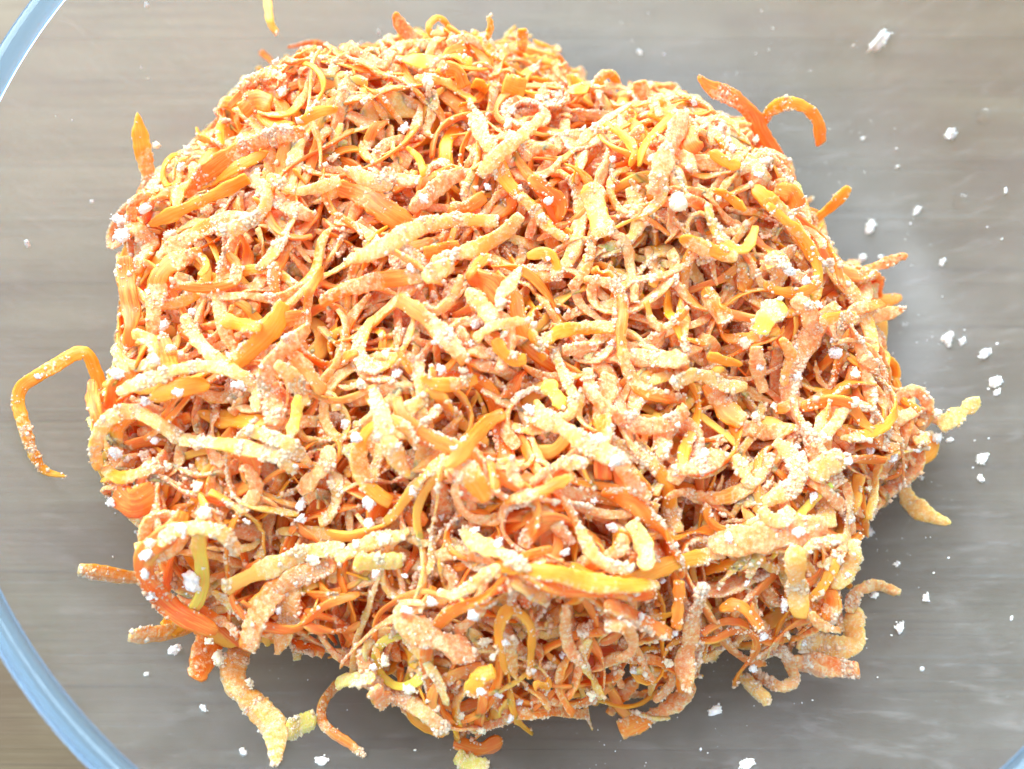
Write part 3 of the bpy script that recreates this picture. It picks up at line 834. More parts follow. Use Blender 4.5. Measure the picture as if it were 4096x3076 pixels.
 ('H', [(1715, 1310), (1800, 1200), (1900, 1095)], 60, 'O', .5, (.7, .7), (.012, .015, .018), None),
 ('H', [(2190, 1030), (2200, 1170), (2100, 1265), (1960, 1335), (1775, 1405)], 105, 'O', .70, (.7, .9), (.018, .017, .015, .014, .013), 'crumbed shred bent like an elbow at the bottom right'),
 ('H', [(750, 1470), (900, 1505), (1040, 1465)], 90, 'O', .2, (.7, .6), (.014, .012, .014), None),
 ('H', [(770, 1530), (850, 1575), (960, 1590)], 95, 'G', .75, (.7, .5), (.011, .0095, .009), 'pale green scrap at the very bottom of the heap'),
]


def march(px):
    """where sight lines through these photo points meet the heap or the bowl"""
    d = ray(px)
    t = np.full(len(d), 0.10)
    hit = np.zeros(len(d), bool)
    for _ in range(420):
        p = CAM + d * t[:, None]
        i, j = gi(p[:, 0], p[:, 1])
        hit |= p[:, 2] <= ZS[i, j]
        t = np.where(hit, t, t + 0.0005)
    return t, d


def dilate(A, k):
    B = A.copy()
    for s in range(-k, k + 1):
        B = np.maximum(B, np.roll(A, s, 0))
    C = B.copy()
    for s in range(-k, k + 1):
        C = np.maximum(C, np.roll(B, s, 1))
    return C


ZWALL = np.where(RG < 0.1300, ZB, 0.0645)
r2 = np.random.default_rng(77)
for k, (crop, pts, wpx, key, coat, taper, zs, label) in enumerate(TR):
    sc_ = CR[crop][2]
    pp = np.array(src(crop, pts))
    Lpx = np.linalg.norm(np.diff(pp, axis=0), axis=1).sum()
    n = int(np.clip(Lpx / 11, 18, 84))
    C2 = resample(pp, n)
    ZS = dilate(np.maximum(Z, ZWALL), 2)
    if zs is None:
        t, d = march(C2)
        # stay on the near side of what lies below, and bend no faster than a shred can
        env = -gauss1(maxf(-t, 4), 3.0)
        t = 0.88 * env + 0.12 * gauss1(t, 3.0)
        w = wpx * sc_ * t.mean() / FPX
        t = t - 0.0011 + gauss1(r2.normal(size=n), 5) * 0.0016
        P = CAM + d * t[:, None]
    else:
        zz = np.interp(np.linspace(0, 1, n), np.linspace(0, 1, len(zs)), zs)
        P = on_plane(C2, zz)
        w = wpx * sc_ * np.linalg.norm(P - CAM, axis=1).mean() / FPX
    rr = np.hypot(P[:, 0], P[:, 1])
    th = float(np.clip(w * r2.uniform(0.20, 0.34), 0.0006, 0.0013))
    P[:, 2] = np.maximum(P[:, 2], zbowl(np.minimum(rr, 0.1282)) + th * 0.6)
    stamp(P, w, th)
    v = CAM - P.mean(0)
    v /= np.linalg.norm(v)
    nr = v + r2.normal(0, 0.22, 3)
    tint = np.clip(np.array(TINTS[key]) * r2.uniform(0.95, 1.05), 0, 0.97)
    shred(P, w * 1.02, th, tint, coat, nr, taper, label, True, 5000 + k)
    SHREDS[-1]['key'] = key

# ------------------------------------------------------------------ turn each shred into a ribbon of flesh with its flour grains


def ribbon(s, m=8):
    r = np.random.default_rng(s['seed'] + 900)
    P = s['P']
    n = len(P)
    T = np.gradient(P, axis=0)
    T /= np.linalg.norm(T, axis=1, keepdims=True) + 1e-12
    nr = s['nrm'] / np.linalg.norm(s['nrm'])
    Nn = nr - (T @ nr)[:, None] * T
    Nn /= np.linalg.norm(Nn, axis=1, keepdims=True) + 1e-9
    B = np.cross(T, Nn)
    tw = sm1(n, 3, r) * (0.24 if s['traced'] else 0.70)
    ct, st = np.cos(tw)[:, None], np.sin(tw)[:, None]
    Nn, B = Nn * ct + B * st, B * ct - Nn * st
    u = np.linspace(0, 1, n)
    a0, a1 = s['taper']
    e0 = a0 + (1 - a0) * np.clip(u / 0.22, 0, 1) ** 0.7
    e1 = a1 + (1 - a1) * np.clip((1 - u) / 0.22, 0, 1) ** 0.7
    prof = e0 * e1 * np.clip(1 + 0.12 * sm1(n, 5, r) + 0.07 * sm1(n, n // 2, r), 0.5, 1.5)
    rnd = np.ones(n)
    rnd[0] = 0.70 + 0.25 * (a0 > 0.65)
    rnd[-1] = 0.70 + 0.25 * (a1 > 0.65)
    hw = s['w'] / 2 * prof * rnd
    ht = s['th'] / 2 * (0.35 + 0.65 * np.sqrt(np.clip(e0 * e1, 0, 1))) * rnd
    ang = 2 * np.pi * (np.arange(m) + 0.5) / m
    cx = np.sign(np.cos(ang)) * np.abs(np.cos(ang)) ** 0.40
    cy = np.sign(np.sin(ang)) * np.abs(np.sin(ang)) ** 0.55
    # flour coat: patches along the length, heavier on one side
    ph = r.uniform(0, 2 * np.pi)
    along = sm1(n, max(3, n // 8), r)
    side = np.cos(ang - ph)
    coat = np.clip(0.5 + (s['coat'] - 0.5) * 1.9 + 0.34 * along[:, None] + 0.28 * side[None, :]
                   + r.normal(0, 0.06, (n, m)), 0, 1)
    if s['coat'] < 0.13:
        coat *= 0.55
    edge = r.normal(0, 1, (n, m)) * 0.00011 * (0.45 + coat) + coat * 0.00010
    O = B[:, None, :] * (cx[None, :] * hw[:, None])[..., None] + Nn[:, None, :] * (cy[None, :] * ht[:, None])[..., None]
    On = O / (np.linalg.norm(O, axis=2, keepdims=True) + 1e-9)
    V = (P[:, None, :] + O + On * edge[..., None])
    caps = np.stack([P[0] - T[0] * s['th'] * 0.25, P[-1] + T[-1] * s['th'] * 0.25])
    VV = np.vstack([V.reshape(-1, 3), caps])
    i, j = np.meshgrid(np.arange(n - 1), np.arange(m), indexing='ij')
    j2 = (j + 1) % m
    Q = np.stack([i * m + j, i * m + j2, (i + 1) * m + j2, (i + 1) * m + j], -1).reshape(-1, 4)
    jj = np.arange(m)
    Tr = np.vstack([np.stack([np.full(m, n * m), (jj + 1) % m, jj], 1),
                    np.stack([np.full(m, n * m + 1), (n - 1) * m + jj, (n - 1) * m + (jj + 1) % m], 1)])
    cc = np.r_[coat.ravel(), coat[0].mean(), coat[-1].mean()]
    # lighter core line in the middle of some shreds, as in sliced carrot
    tint = np.repeat(s['tint'][None, :], n * m + 2, 0)
    mix = np.clip(0.5 + 0.5 * sm1(n, 4, r), 0, 1)[:, None] * np.ones((1, m))
    warm = np.array([0.96, 0.40, 0.03])
    tint[:n * m] = tint[:n * m] * (1 - 0.25 * mix.reshape(-1, 1)) + warm * 0.25 * mix.reshape(-1, 1)
    s['V'], s['Q'], s['T3'], s['coatv'], s['tintv'], s['norm'] = VV, Q, Tr, cc, tint, On.reshape(-1, 3)
    s['hw'], s['n'], s['m'] = hw, n, m
    al = np.r_[0, np.cumsum(np.linalg.norm(np.diff(P, axis=0), axis=1))]
    suv = np.zeros((n * m + 2, 3))
    suv[:n * m, 0] = np.repeat(al, m)
    suv[:n * m, 1] = (np.sin(ang)[None, :] * s['w'] * 0.2 + cx[None, :] * hw[:, None]).ravel()
    suv[-1, 0] = al[-1]
    suv[:, 2] = s['seed'] * 0.137 % 5
    s['suv'] = suv


OCT = np.array([(1, 0, 0), (-1, 0, 0), (0, 1, 0), (0, -1, 0), (0, 0, 1), (0, 0, -1)], float)
OCTF = np.array([(0, 2, 4), (2, 1, 4), (1, 3, 4), (3, 0, 4), (2, 0, 5), (1, 2, 5), (3, 1, 5), (0, 3, 5)])


def rotmats(k, r):
    q = r.normal(size=(k, 4))
    q /= np.linalg.norm(q, axis=1, keepdims=True)
    w, x, y, z = q.T
    return np.stack([np.stack([1 - 2 * (y * y + z * z), 2 * (x * y - z * w), 2 * (x * z + y * w)], -1),
                     np.stack([2 * (x * y + z * w), 1 - 2 * (x * x + z * z), 2 * (y * z - x * w)], -1),
                     np.stack([2 * (x * z - y * w), 2 * (y * z + x * w), 1 - 2 * (x * x + y * y)], -1)], -2)


def grains(C, R, r, tint=None):
    """small angular flour grains at centres C with radii R"""
    k = len(C)
    M = rotmats(k, r)
    sh = OCT[None] * r.uniform(0.65, 1.25, (k, 6, 1)) * R[:, None, None] * r.uniform(0.7, 1.15, (k, 1, 3))
    V = np.einsum('kij,kvj->kvi', M, sh) + C[:, None, :]
    F = OCTF[None] + 6 * np.arange(k)[:, None, None]
    tv = np.repeat(tint, 6, 0) if tint is not None else np.ones((k * 6, 3))
    return V.reshape(-1, 3), F.reshape(-1, 3), tv


def grain_points(s, per_area, r):
    nm = s['n'] * s['m']
    L = np.linalg.norm(np.diff(s['P'], axis=0), axis=1).sum()
    k = int(per_area * L * (2 * s['w'] + 2 * s['th']) * (s['coat'] * 1.15 + 0.05) * np.clip(r.lognormal(-0.25, 0.7), 0.1, 2.2))
    if k < 1:
        return None
    c = s['coatv'][:nm]
    up = np.clip(0.45 + 0.8 * s['norm'][:, 2], 0.05, 1.3)
    p = (np.clip(c - 0.30, 0, 1) ** 1.2 + 0.015) * up * np.repeat(np.clip(0.25 + 1.1 * sm1(s['n'], s['n'] // 3, r), 0.03, 3), s['m'])
    idx = r.choice(nm, size=k, p=p / p.sum())
    # slide along the ring and along the length so grains do not sit in rows
    i, j = idx // s['m'], idx % s['m']
    V = s['V'][:nm].reshape(s['n'], s['m'], 3)
    i2 = np.clip(i + 1, 0, s['n'] - 1)
    j2 = (j + 1) % s['m']
    a, b = r.random((k, 1)), r.random((k, 1))
    C = (V[i, j] * (1 - a) + V[i2, j] * a) * (1 - b) + (V[i, j2] * (1 - a) + V[i2, j2] * a) * b
    R = np.clip(r.lognormal(math.log(0.00021), 0.60, k), 0.00008, 0.0009)
    C = C + s['norm'][idx] * (R * r.uniform(-0.55, 0.30, k))[:, None]
    base = s['tint'] / s['tint'].max()
    amt = r.beta(2.0, 1.1, (k, 1))
    cr_ = 0.25 * s['tint'] + 0.75 * np.array([1.0, 0.74, 0.45])
    tint = (1 - amt) * np.array([1.0, 0.95, 0.80]) + amt * cr_
    return C, R, tint


for s in SHREDS:
    ribbon(s, 10 if s['traced'] else 8)

# which shreds show most from the photograph's side: a coarse depth test
BW, BH = 340, 255
allV = np.vstack([s['V'] for s in SHREDS])
ids = np.concatenate([np.full(len(s['V']), k) for k, s in enumerate(SHREDS)])
ux, uy, uz = project(allV)
bx, by = (ux / SW * BW).astype(int), (uy / SH * BH).astype(int)
ok = (bx >= 0) & (bx < BW) & (by >= 0) & (by < BH)
pix = (by * BW + bx)[ok]
order = np.lexsort((uz[ok], pix))
first = np.r_[True, np.diff(pix[order]) > 0]
seen = np.bincount(ids[ok][order][first], minlength=len(SHREDS))
for k, s in enumerate(SHREDS):
    s['seen'] = int(seen[k])
    x, y, _ = project(s['P'])
    s['cpx'] = np.array([x.mean(), y.mean()])
N_TR = len(TR)
rand = sorted(range(N_RANDOM), key=lambda k: -SHREDS[k]['seen'])
SINGLE = set(rand[:300 - N_TR]) | set(range(N_RANDOM, len(SHREDS)))
ANCH = [s for s in SHREDS if s['label']]

# ------------------------------------------------------------------ labels told by look and by the nearest shred that stands out
USED = set(s['label'] for s in ANCH)
COLW = {'R': 'red-orange', 'O': 'orange', 'K': 'pinkish orange', 'Y': 'yellow-orange', 'P': 'pale yellow', 'G': 'yellow-green'}


def short_anchor(lbl):
    w = lbl.replace(',', '').split()
    stop = {'at', 'in', 'on', 'of', 'over', 'under', 'above', 'below', 'beside', 'near', 'from', 'down', 'across', 'right', 'left', 'deep', 'just',
            'inside', 'into', 'onto', 'along', 'behind', 'beneath', 'around', 'round'}
    return ' '.join(w)


ANCHOR_SHORT = {}


def look(s):
    T = np.diff(s['P'][:, :2], axis=0)
    a = np.unwrap(np.arctan2(T[:, 1], T[:, 0]))
    turn = abs(a[-1] - a[0])
    L = np.linalg.norm(np.diff(s['P'], axis=0), axis=1).sum()
    form = 'straight' if turn < 0.45 else 'curved' if turn < 1.8 else 'hooked'
    size = 'long' if L > 0.034 else 'short' if L < 0.019 else ''
    wd = 'thin' if s['w'] < 0.0021 else 'broad' if s['w'] > 0.0040 else ''
    ct = 'bare' if s['coat'] < 0.22 else 'dusted' if s['coat'] < 0.62 else 'crumb-coated'
    return [x for x in (size, wd, ct, form, COLW[s['key']]) if x]


def direction(d):
    if abs(d[0]) > abs(d[1]):
        return 'left of' if d[0] < 0 else 'right of'
    return 'just above' if d[1] < 0 else 'just below'


def auto_label(desc, noun, cpx, skip=None):
    near = sorted((a for a in ANCH if a is not skip), key=lambda a: np.hypot(*(a['cpx'] - cpx)))[:10]
    for a in near:
        short = SHORT[a['label']]
        ds = list(desc)
        while len(re.findall('[A-Za-z]+', ' '.join(ds + [noun, short]))) + 3 > 16 and len(ds) > 1:
            ds.pop(0)
        txt = ' '.join(ds) + ' ' + noun + ' ' + direction(cpx - a['cpx']) + ' the ' + short
        if len(re.findall('[A-Za-z]+', txt)) <= 16 and txt not in USED:
            USED.add(txt)
            return txt, None
    txt = ' '.join(desc[-2:]) + ' ' + noun + ' ' + direction(cpx - near[0]['cpx']) + ' the ' + ' '.join(SHORT[near[0]['label']].split()[:7])
    return txt, None


# shortened way of naming each outstanding shred: keep the words up to about eight
SHORT = {}
for a in ANCH:
    w = a['label'].replace(',', '').split()
    k = 3
    while k < len(w):
        t = ' '.join(w[:k])
        if w[k - 1] in ('a', 'the', 'with', 'at', 'in', 'of', 'on', 'to', 'and', 'down', 'into', 'like', 'right', 'left', 'under', 'over', 'above', 'below', 'beside',
                        'lower', 'upper', 'just', 'from', 'out', 'its', 'one', 'far', 'onto', 'an', 'very', 'near', 'pale', 'big', 'bare', 'across', 'bright', 'bent', 'running', 'looping'):
            k += 1
            continue
        if k >= 5 and not any(b is not a and b['label'].replace(',', '').startswith(t) for b in ANCH):
            break
        k += 1
    SHORT[a['label']] = ' '.join(w[:k])

# ------------------------------------------------------------------ build the heap
heapV, heapQ, heapT, heapC, heapK, heapU = [], [], [], [], [], []
gV, gF, gT = [], [], []
off = goff = 0
rg = np.random.default_rng(404)
GROUP = 'grated carrot shreds in the heap'
for k, s in enumerate(SHREDS):
    if k in SINGLE:
        base = s['P'].mean(0)
        me = mesh_from('carrot_shred', s['V'] - base, s['Q'], s['T3'], attrs={'tint': s['tintv'], 'coat': s['coatv'], 'fibre': s['suv']})
        o = obj('carrot_shred', me, M_CARROT, loc=base)
        lbl, extra = (s['label'], None) if s['label'] else auto_label(look(s), 'carrot shred', s['cpx'])
        tag(o, lbl, 'carrot shred', GROUP)
        gp = grain_points(s, 2.2e6, rg)
        if gp is not None:
            v, f, tv = grains(gp[0] - base, gp[1], rg, gp[2])
            c = obj('flour_coating', mesh_from('flour_coating', v, None, f, attrs={'tint': tv}), M_GRAIN, o)
            tag(c, kind='stuff')
    else:
        i, j = gi(s['P'][:, 0], s['P'][:, 1])
        if (Z[i, j] - s['P'][:, 2]).min() > 0.016 and s['seen'] == 0:
            continue
        heapV.append(s['V'])
        heapQ.append(s['Q'] + off)
        heapT.append(s['T3'] + off)
        heapC.append(s['coatv'])
        heapK.append(s['tintv'])
        heapU.append(s['suv'])
        off += len(s['V'])
        if s['seen'] >= 1:
            gp = grain_points(s, 0.9e6, rg)
            if gp is not None:
                v, f, tv = grains(gp[0], gp[1], rg, gp[2])
                gV.append(v)
                gF.append(f + goff)
                gT.append(tv)
                goff += len(v)
# core of the heap under the shreds
st = 3
cz = CORE[::st, ::st]
cn = cz.shape[0]
cV = np.stack([GX[::st, ::st], GY[::st, ::st], cz - 0.001], -1).reshape(-1, 3)
cV[:, 2] += np.random.default_rng(8).normal(0, 0.0008, len(cV))
cd_ = SD[::st, ::st]
i, j = np.meshgrid(np.arange(cn - 1), np.arange(cn - 1), indexing='ij')
hs = HAS[::st, ::st]
keep = hs[:-1, :-1] | hs[1:, 1:] | hs[1:, :-1] | hs[:-1, 1:]
cq = np.stack([i * cn + j, (i + 1) * cn + j, (i + 1) * cn + j + 1, i * cn + j + 1], -1)[keep]
heapV.append(cV)
heapQ.append(cq + off)
heapC.append(np.full(len(cV), 0.3))
ck = np.random.default_rng(18).random((len(cV), 1))
heapK.append(np.array(TINTS['R']) * (1 - ck) + np.array(TINTS['O']) * ck)
heapU.append(cV)
me = mesh_from('grated_carrot', np.vstack(heapV), np.vstack(heapQ), np.vstack(heapT), attrs={'tint': np.vstack(heapK), 'coat': np.concatenate(heapC), 'fibre': np.vstack(heapU)})
heap = obj('grated_carrot', me, M_CARROT)
tag(heap, 'tangled inner mass of flour-dusted grated carrot under the top shreds', 'carrot', kind='stuff')
me = mesh_from('flour_coating', np.vstack(gV), None, np.vstack(gF), attrs={'tint': np.vstack(gT)})
tag(obj('flour_coating', me, M_GRAIN, heap), kind='stuff')

# ------------------------------------------------------------------ crumbs of flour, in clumps on the heap and loose on the glass
import bmesh
bm = bmesh.new()
bmesh.ops.create_icosphere(bm, subdivisions=3, radius=1.0)
bm2 = bmesh.new()
bmesh.ops.create_icosphere(bm2, subdivisions=2, radius=1.0)
ICV = np.array([v.co[:] for v in bm2.verts])
ICF = np.array([[v.index for v in f.verts] for f in bm2.faces])
IC3V = np.array([v.co[:] for v in bm.verts])
IC3F = np.array([[v.index for v in f.verts] for f in bm.faces])
bm.free()
bm2.free()


def crumb_mesh(size, ratio, ang, r, flat=0.55, knobs=None, tint=(1, 1, 1)):
    """a knobbly, jagged clump about `size` across, lying flat"""
    base, F = (IC3V, IC3F) if size > 0.0016 else (ICV, ICF)
    nb = 34 if size > 0.0016 else 12
    c = r.normal(size=(nb, 3))
    c /= np.linalg.norm(c, axis=1, keepdims=True)
    h = r.uniform(0.05, 0.32, nb)
    kw = r.uniform(9, 34, nb)
    d2 = ((base[:, None, :] - c[None]) ** 2).sum(2)
    bump = (h * np.exp(-d2 * kw)).max(1)
    low = 0.20 * np.sin(base @ r.normal(0, 2.2, 3) + r.uniform(0, 6)) + 0.14 * np.sin(base @ r.normal(0, 4.0, 3) + r.uniform(0, 6))
    V = base * (0.74 + low + bump + r.normal(0, 0.012, len(base)))[:, None] * size * 0.5
    V = V * np.array([1, ratio, 0.62 * flat + 0.15])
    V[:, 2] -= V[:, 2].min() * 0.8
    V = V * 0.82
    if size > 0.0012:
        pk = r.integers(0, len(V), int(np.clip(size / 0.0001, 10, 42)))
        gv, gf, _ = grains(V[pk] * r.uniform(0.9, 1.25, (len(pk), 1)), np.clip(r.lognormal(math.log(0.00024), 0.4, len(pk)), 0.0001, 0.0006), r)
        F = np.vstack([F, gf + len(V)])
        V = np.vstack([V, gv])
    ca, sa = math.cos(ang), math.sin(ang)
    V[:, :2] = V[:, :2] @ np.array([[ca, sa], [-sa, ca]])
    return mesh_from('flour_crumb', V, None, F, attrs={'tint': np.repeat(np.array([tint], float), len(V), 0)})


HC = {'A': [(770, 1400, 120), (930, 1330, 110), (1200, 960, 90), (1160, 1060, 80), (985, 920, 60), (1800, 590, 90), (1740, 390, 60), (790, 1490, 140), (1090, 1490, 110), (2110, 990, 110), (1530, 870, 60)],
      'B': [(550, 540, 135), (430, 820, 110), (1080, 800, 115), (540, 1270, 110), (1290, 1370, 80), (2150, 1290, 160), (725, 1290, 45), (1480, 1610, 70), (1280, 610, 60), (1100, 700, 60), (950, 1190, 70), (1330, 1270, 80), (1750, 1010, 60), (1990, 1010, 70)],
      'C': [(20, 1260, 130), (540, 1110, 80), (370, 950, 80), (510, 890, 70), (130, 640, 70), (620, 990, 50), (720, 1130, 45)],
      'D': [(940, 260, 60), (1040, 470, 100), (1220, 400, 65), (1090, 630, 70), (750, 780, 110), (935, 950, 85), (1130, 920, 80), (1230, 1220, 85), (740, 1280, 115), (1865, 1370, 60), (1440, 665, 50), (1070, 1370, 80), (1260, 1510, 95), (1290, 1650, 80), (1180, 1400, 75), (2160, 1100, 90), (1900, 1600, 115), (240, 800, 50), (660, 910, 35), (960, 700, 110), (390, 1410, 24), (980, 1210, 70), (710, 1590, 70), (1510, 860, 110)],
      'E': [(455, 115, 70), (880, 480, 95), (650, 755, 100), (795, 770, 85), (60, 1100, 85), (125, 1195, 100), (1660, 1200, 110), (1750, 1330, 110), (1730, 590, 70), (1990, 190, 90), (830, 590, 50), (780, 1540, 55), (1150, 130, 50), (1330, 60, 45), (380, 1240, 45), (310, 665, 65), (1060, 540, 80), (1210, 1020, 110), (200, 1600, 120), (1460, 960, 35), (740, 1255, 50), (1390, 380, 60), (610, 585, 50), (380, 790, 90), (150, 860, 100), (1550, 1330, 60), (470, 1520, 80), (1620, 1590, 60), (2010, 290, 60), (1370, 1590, 80)],
      'F': [(820, 200, 80), (725, 140, 95), (440, 580, 110), (1020, 640, 110), (1145, 780, 85), (550, 740, 75), (520, 1070, 100), (1655, 1180, 85), (1650, 1040, 95), (1245, 1270, 70), (1540, 1262, 45), (875, 1560, 90), (190, 1270, 70), (1095, 1345, 85), (1225, 1515, 60), (630, 990, 75), (775, 800, 70), (1000, 560, 60), (900, 350, 80), (1130, 950, 100), (680, 300, 60), (1390, 1320, 80), (770, 1240, 60)],
      'G': [(1375, 960, 115), (1320, 860, 70), (1770, 660, 70), (1150, 130, 115), (1285, 60, 115), (930, 320, 115), (925, 420, 95), (1240, 460, 190), (1650, 1235, 75), (1560, 1210, 60), (1550, 90, 60), (1900, 80, 100), (1985, 320, 115), (960, 240, 90), (790, 425, 85), (970, 560, 90), (1810, 1040, 70), (1700, 1090, 50), (1800, 1150, 50), (1580, 1100, 80)],
      'H': [(870, 150, 75), (1020, 240, 80), (590, 590, 115), (435, 435, 48), (530, 390, 50), (850, 690, 115), (450, 650, 90), (940, 860, 105), (310, 970, 105), (225, 1010, 65), (450, 1140, 130), (900, 1160, 85), (980, 950, 80), (1410, 950, 50), (1910, 690, 70), (2085, 980, 100), (1595, 1190, 100), (1740, 140, 105), (2060, 460, 45), (790, 1310, 85), (1560, 1020, 45), (1865, 1035, 60), (915, 1400, 75), (1080, 1340, 75), (1010, 1190, 60), (1150, 1230, 80), (1240, 1040, 60), (1060, 860, 60), (200, 110, 110), (120, 250, 80), (300, 200, 110), (670, 70, 60), (240, 420, 80), (1430, 300, 90)],
      'I': [(690, 620, 110), (560, 810, 75), (730, 815, 70), (775, 150, 100), (345, 190, 95), (870, 900, 75), (1190, 665, 55), (460, 480, 55), (500, 1020, 65), (455, 1150, 90), (240, 1030, 75), (1100, 85, 75), (820, 855, 45), (10, 800, 55), (1040, 985, 90), (1165, 320, 60), (1100, 430, 55), (960, 390, 50), (310, 60, 60), (900, 130, 60)]}
rc_ = np.random.default_rng(515)
ZS = dilate(np.maximum(Z, ZWALL), 1)
CG = 'crumb clumps stuck on the heap'
for crop, lst in HC.items():
    for (cu, cv, sz) in lst:
        px = np.array(src(crop, [(cu, cv)]))
        t, d = march(px)
        p = (CAM + d * t[:, None])[0]
        size = sz * CR[crop][2] * t[0] / FPX * 0.9
        yel = rc_.random()
        tint = (1, 0.99, 0.96) if yel < 0.7 else (1.0, 0.93, 0.70)
        if p[2] < zbowl(math.hypot(p[0], p[1])) + 0.004:
            continue
        o = obj('flour_crumb', crumb_mesh(size, rc_.uniform(0.55, 0.95), rc_.uniform(0, 6.28), rc_, 1.0, tint=tint), M_CRUMB, loc=p - np.array([0, 0, 0.0002]))
        o.rotation_euler = (rc_.normal(0, 0.35), rc_.normal(0, 0.35), 0)
        desc = ['large' if sz > 104 else 'small' if sz < 62 else 'medium', 'white' if yel < 0.7 else 'cream']
        lbl, extra = auto_label(desc, 'crumb clump', px[0])
        tag(o, lbl, 'crumb', CG)

#          crop, u, v, length, breadth/length, angle, label
LOOSE = [('A', 150, 5, 95, .5, .3, 'white crumb lying on the rim at the upper left corner'),
 ('A', 935, 45, 34, .6, 1.4, 'small white flake on the glass near the upper left rim'),
 ('A', 895, 435, 18, .6, 1.3, None), ('A', 930, 490, 18, .8, 0, None), ('A', 360, 745, 13, .6, 2.2, None), ('A', 460, 765, 16, .8, 0, None),
 ('A', 585, 1278, 32, .7, .2, 'small white crumb on the glass left of the upright spike'),
 ('A', 172, 1545, 50, .75, 2.3, 'white crumb alone on the glass at the far left'),
 ('B', 260, 215, 25, .5, 2, None), ('B', 150, 275, 28, .5, 1.6, None), ('B', 1910, 335, 50, .5, 2.0, None), ('B', 1735, 645, 60, .6, 1, None),
 ('C', 1310, 255, 200, .40, .72, 'largest long white flake on the glass at the upper right'),
 ('C', 1130, 292, 24, .5, .8, None),
 ('C', 1752, 855, 90, .85, .3, 'round white crumb on the glass at the right below the long flake'),
 ('C', 1195, 875, 27, .8, .3, None), ('C', 1400, 945, 20, .6, .3, None), ('C', 1410, 1058, 27, .6, .2, None),
 ('C', 1535, 1333, 62, .7, 1.0, 'pear-shaped white crumb right of the jutting orange-yellow shred'),
 ('C', 1240, 1440, 105, .5, 1.0, 'long white crumb just right of the right shoulder'),
 ('C', 1975, 1440, 16, .8, 0, None), ('C', 2062, 1520, 24, .6, .5, None), ('C', 2090, 1215, 36, .35, 1.3, None),
 ('F', 1190, 55, 68, .8, .5, 'bluish white crumb above the upper orange spike'),
 ('F', 1300, 50, 42, .8, .5, None),
 ('F', 1700, 80, 52, .7, 1, 'bluish white crumb on the glass right of the upper orange spike'),
 ('F', 940, 22, 100, .45, 2.4, 'cream crumb leaning on the heap below the right shoulder'),
 ('F', 1730, 565, 112, .8, .1, 'big knobbly white crumb on the glass right of the heap'),
 ('F', 1830, 580, 60, .7, 1, 'smaller white crumb touching the big knobbly one'),
 ('F', 1965, 665, 100, .55, .5, 'kidney-shaped white crumb near the right side of the glass'),
 ('F', 2035, 597, 20, .9, 0, None),
 ('F', 2050, 840, 102, .9, .2, 'big white crumb nearest the right side of the glass'),
 ('F', 2035, 910, 58, .7, .2, 'white crumb stuck below the big one nearest the right'),
 ('F', 1990, 878, 26, .8, 0, None),
 ('F', 1957, 1330, 100, .65, 1.0, 'egg-shaped white crumb right of the tuft'),
 ('F', 1937, 1450, 66, .6, 1.8, 'slim white crumb below the egg-shaped one'),
 ('F', 1742, 1205, 42, .8, .5, None), ('F', 1988, 1192, 18, .9, 0, None), ('F', 1893, 1208, 16, .9, 0, None), ('F', 1560, 1440, 36, .7, 0, None),
 ('I', 1225, 170, 90, .9, .2, 'greyish star-shaped crumb in the shade right of the heap'),
 ('I', 1407, 370, 46, .8, .4, 'small white crumb on the shaded glass right of the lower heap'),
 ('I', 1645, 420, 22, .9, 0, None), ('I', 1728, 327, 18, .9, 0, None), ('I', 2130, 710, 34, .4, .9, None),
 ('I', 1262, 565, 72, .8, .6, 'bluish crumb under the thin crumbed hook'),
 ('I', 1588, 578, 78, .7, 1.3, 'oval white crumb right of the thin crumbed hook'),
 ('I', 1437, 775, 100, .6, 1.0, 'notched white crumb right of the fat pale curved shred'),
 ('I', 1050, 635, 40, .7, 0, None), ('I', 1375, 815, 24, .7, 0, None),
 ('I', 265, 1305, 125, .55, .3, 'oval white crumb on the dark glass below the crumb-coated ring'),
 ('I', 460, 1640, 130, .55, .4, 'white crumb cut by the bottom edge of the picture at the right'),
 ('I', 215, 1560, 16, .8, 0, None), ('I', 875, 1225, 20, .7, 0, None), ('I', 1283, 1080, 16, .8, 0, None), ('I', 1565, 1030, 40, .3, .9, None),
 ('G', 1090, 915, 125, .6, .75, 'square white crumb on the glass left of the big crumbed leg'),
 ('G', 1280, 1285, 62, .4, -.5, 'flat bluish flake below the square white crumb'),
 ('G', 1540, 1560, 62, .8, -.3, 'small white crumb on the glass left of the leg tip'),
 ('G', 2030, 1615, 92, .75, .4, 'angular cream crumb below the tip of the big leg'),
 ('G', 1125, 1640, 78, .6, 0, 'cream crumb cut by the bottom edge at the left'),
 ('G', 720, 320, 20, .9, 0, None), ('G', 870, 165, 42, .8, .4, 'tiny cream crumb beside the lower left edge of the heap'), ('G', 735, 45, 14, .8, 0, None),
 ('G', 930, 1060, 40, .7, .5, None), ('H', 490, 1540, 32, .6, .2, None)]
LG = 'loose crumbs on the glass'
ZS = ZWALL.copy()
anch_loose = []
for (crop, cu, cv, sz, ra, an, lbl) in LOOSE:
    if lbl:
        anch_loose.append((np.array(src(crop, [(cu, cv)]))[0], lbl))
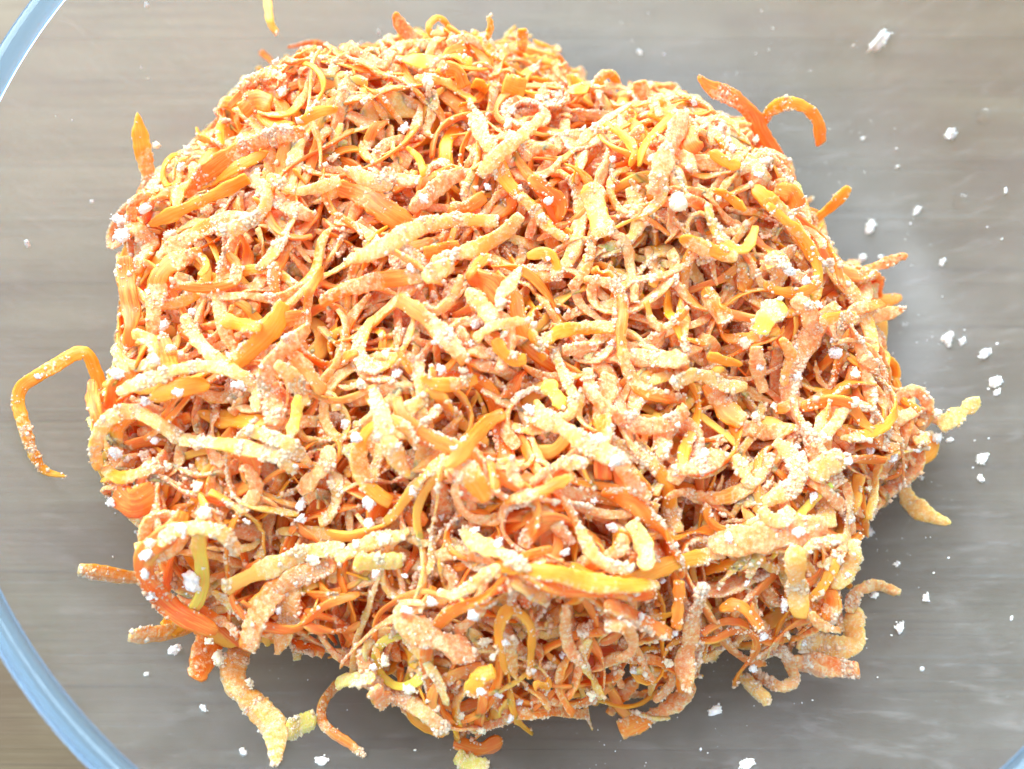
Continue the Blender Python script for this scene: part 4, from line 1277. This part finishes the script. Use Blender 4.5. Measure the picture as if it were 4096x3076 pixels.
for (crop, cu, cv, sz, ra, an, lbl) in LOOSE:
    px = np.array(src(crop, [(cu, cv)]))
    t, d = march(px)
    p = (CAM + d * t[:, None])[0]
    size = sz * CR[crop][2] * t[0] / FPX * 0.95
    o = obj('flour_crumb', crumb_mesh(size, ra, an, rc_, 0.5, tint=(1.0, 1.0, 0.95)), M_CRUMB)
    rr = math.hypot(p[0], p[1])
    if rr > 0.1277:
        p[2] = 0.0690
    else:
        p[2] = float(zbowl(rr))
        sl = (float(zbowl(rr + 0.001)) - float(zbowl(rr - 0.001))) / 0.002
        a = math.atan2(p[1], p[0])
        from mathutils import Matrix
        ax = (-math.sin(a), math.cos(a), 0)
        o.rotation_euler = Matrix.Rotation(-math.atan(sl), 4, ax).to_euler()
    o.location = p
    g = LG
    if not lbl:
        near = sorted(anch_loose, key=lambda q: np.hypot(*(q[0] - px[0])))
        for q in near:
            lbl = 'tiny white speck of flour ' + direction(px[0] - q[0]) + ' the ' + ' '.join(q[1].split()[:8])
            while lbl.split()[-1] in ('the', 'of', 'on', 'at', 'a', 'right', 'left', 'below', 'above', 'near', 'upper', 'lower', 'in', 'thin', 'big', 'side', 'orange', 'fat'):
                lbl = ' '.join(lbl.split()[:-1])
            if lbl not in USED:
                break
    USED.add(lbl)
    tag(o, lbl, 'crumb', g)

# fine dust of flour on the glass
rd = np.random.default_rng(909)
k = 3800
a = rd.uniform(0, 2 * np.pi, k)
rr = np.sqrt(rd.random(k)) * 0.112
C = np.c_[rr * np.cos(a), rr * np.sin(a), zbowl(rr) + 0.00005]
w_ = np.where((C[:, 0] > 0.0) & (C[:, 1] < 0.0), 1.0, 0.45)
C = C[rd.random(k) < w_]
R = np.clip(rd.lognormal(math.log(0.00009), 0.6, len(C)), 0.00003, 0.00040)
v, f, tv = grains(C, R, rd)
tag(obj('flour_dust', mesh_from('flour_dust', v, None, f, attrs={'tint': tv}), M_CRUMB),
    'fine white flour dust scattered over the inside of the glass', 'dust', kind='stuff')

# water drops on the glass
ZS = ZWALL.copy()
for (crop, cu, cv, sz, lbl) in [('C', 1815, 1270, 95, 'clear round water drop with a bright glint at the right'),
                                ('F', 1455, 485, 70, 'small flat water drop beside the lower pink spike'),
                                ('C', 1955, 735, 90, 'faint water drop at the upper right of the glass')]:
    px = np.array(src(crop, [(cu, cv)]))
    t, d = march(px)
    p = (CAM + d * t[:, None])[0]
    size = sz * CR[crop][2] * t[0] / FPX / 2
    prof = [(size * math.cos(q) + 1e-6, size * 0.38 * math.sin(q)) for q in np.linspace(0, math.pi / 2, 8)]
    V, Q = lathe(prof, 28)
    o = obj('water_drop', mesh_from('water_drop', V, Q), M_DROP, loc=(p[0], p[1], p[2] + 0.0001))
    o.rotation_euler = (0, 0, 0.4)
    rr = math.hypot(p[0], p[1])
    sl = (float(zbowl(rr + 0.001)) - float(zbowl(rr - 0.001))) / 0.002
    a = math.atan2(p[1], p[0])
    o.rotation_euler = Matrix.Rotation(-math.atan(sl), 4, (-math.sin(a), math.cos(a), 0)).to_euler()
    tag(o, lbl, 'water drop', 'water drops on the glass')
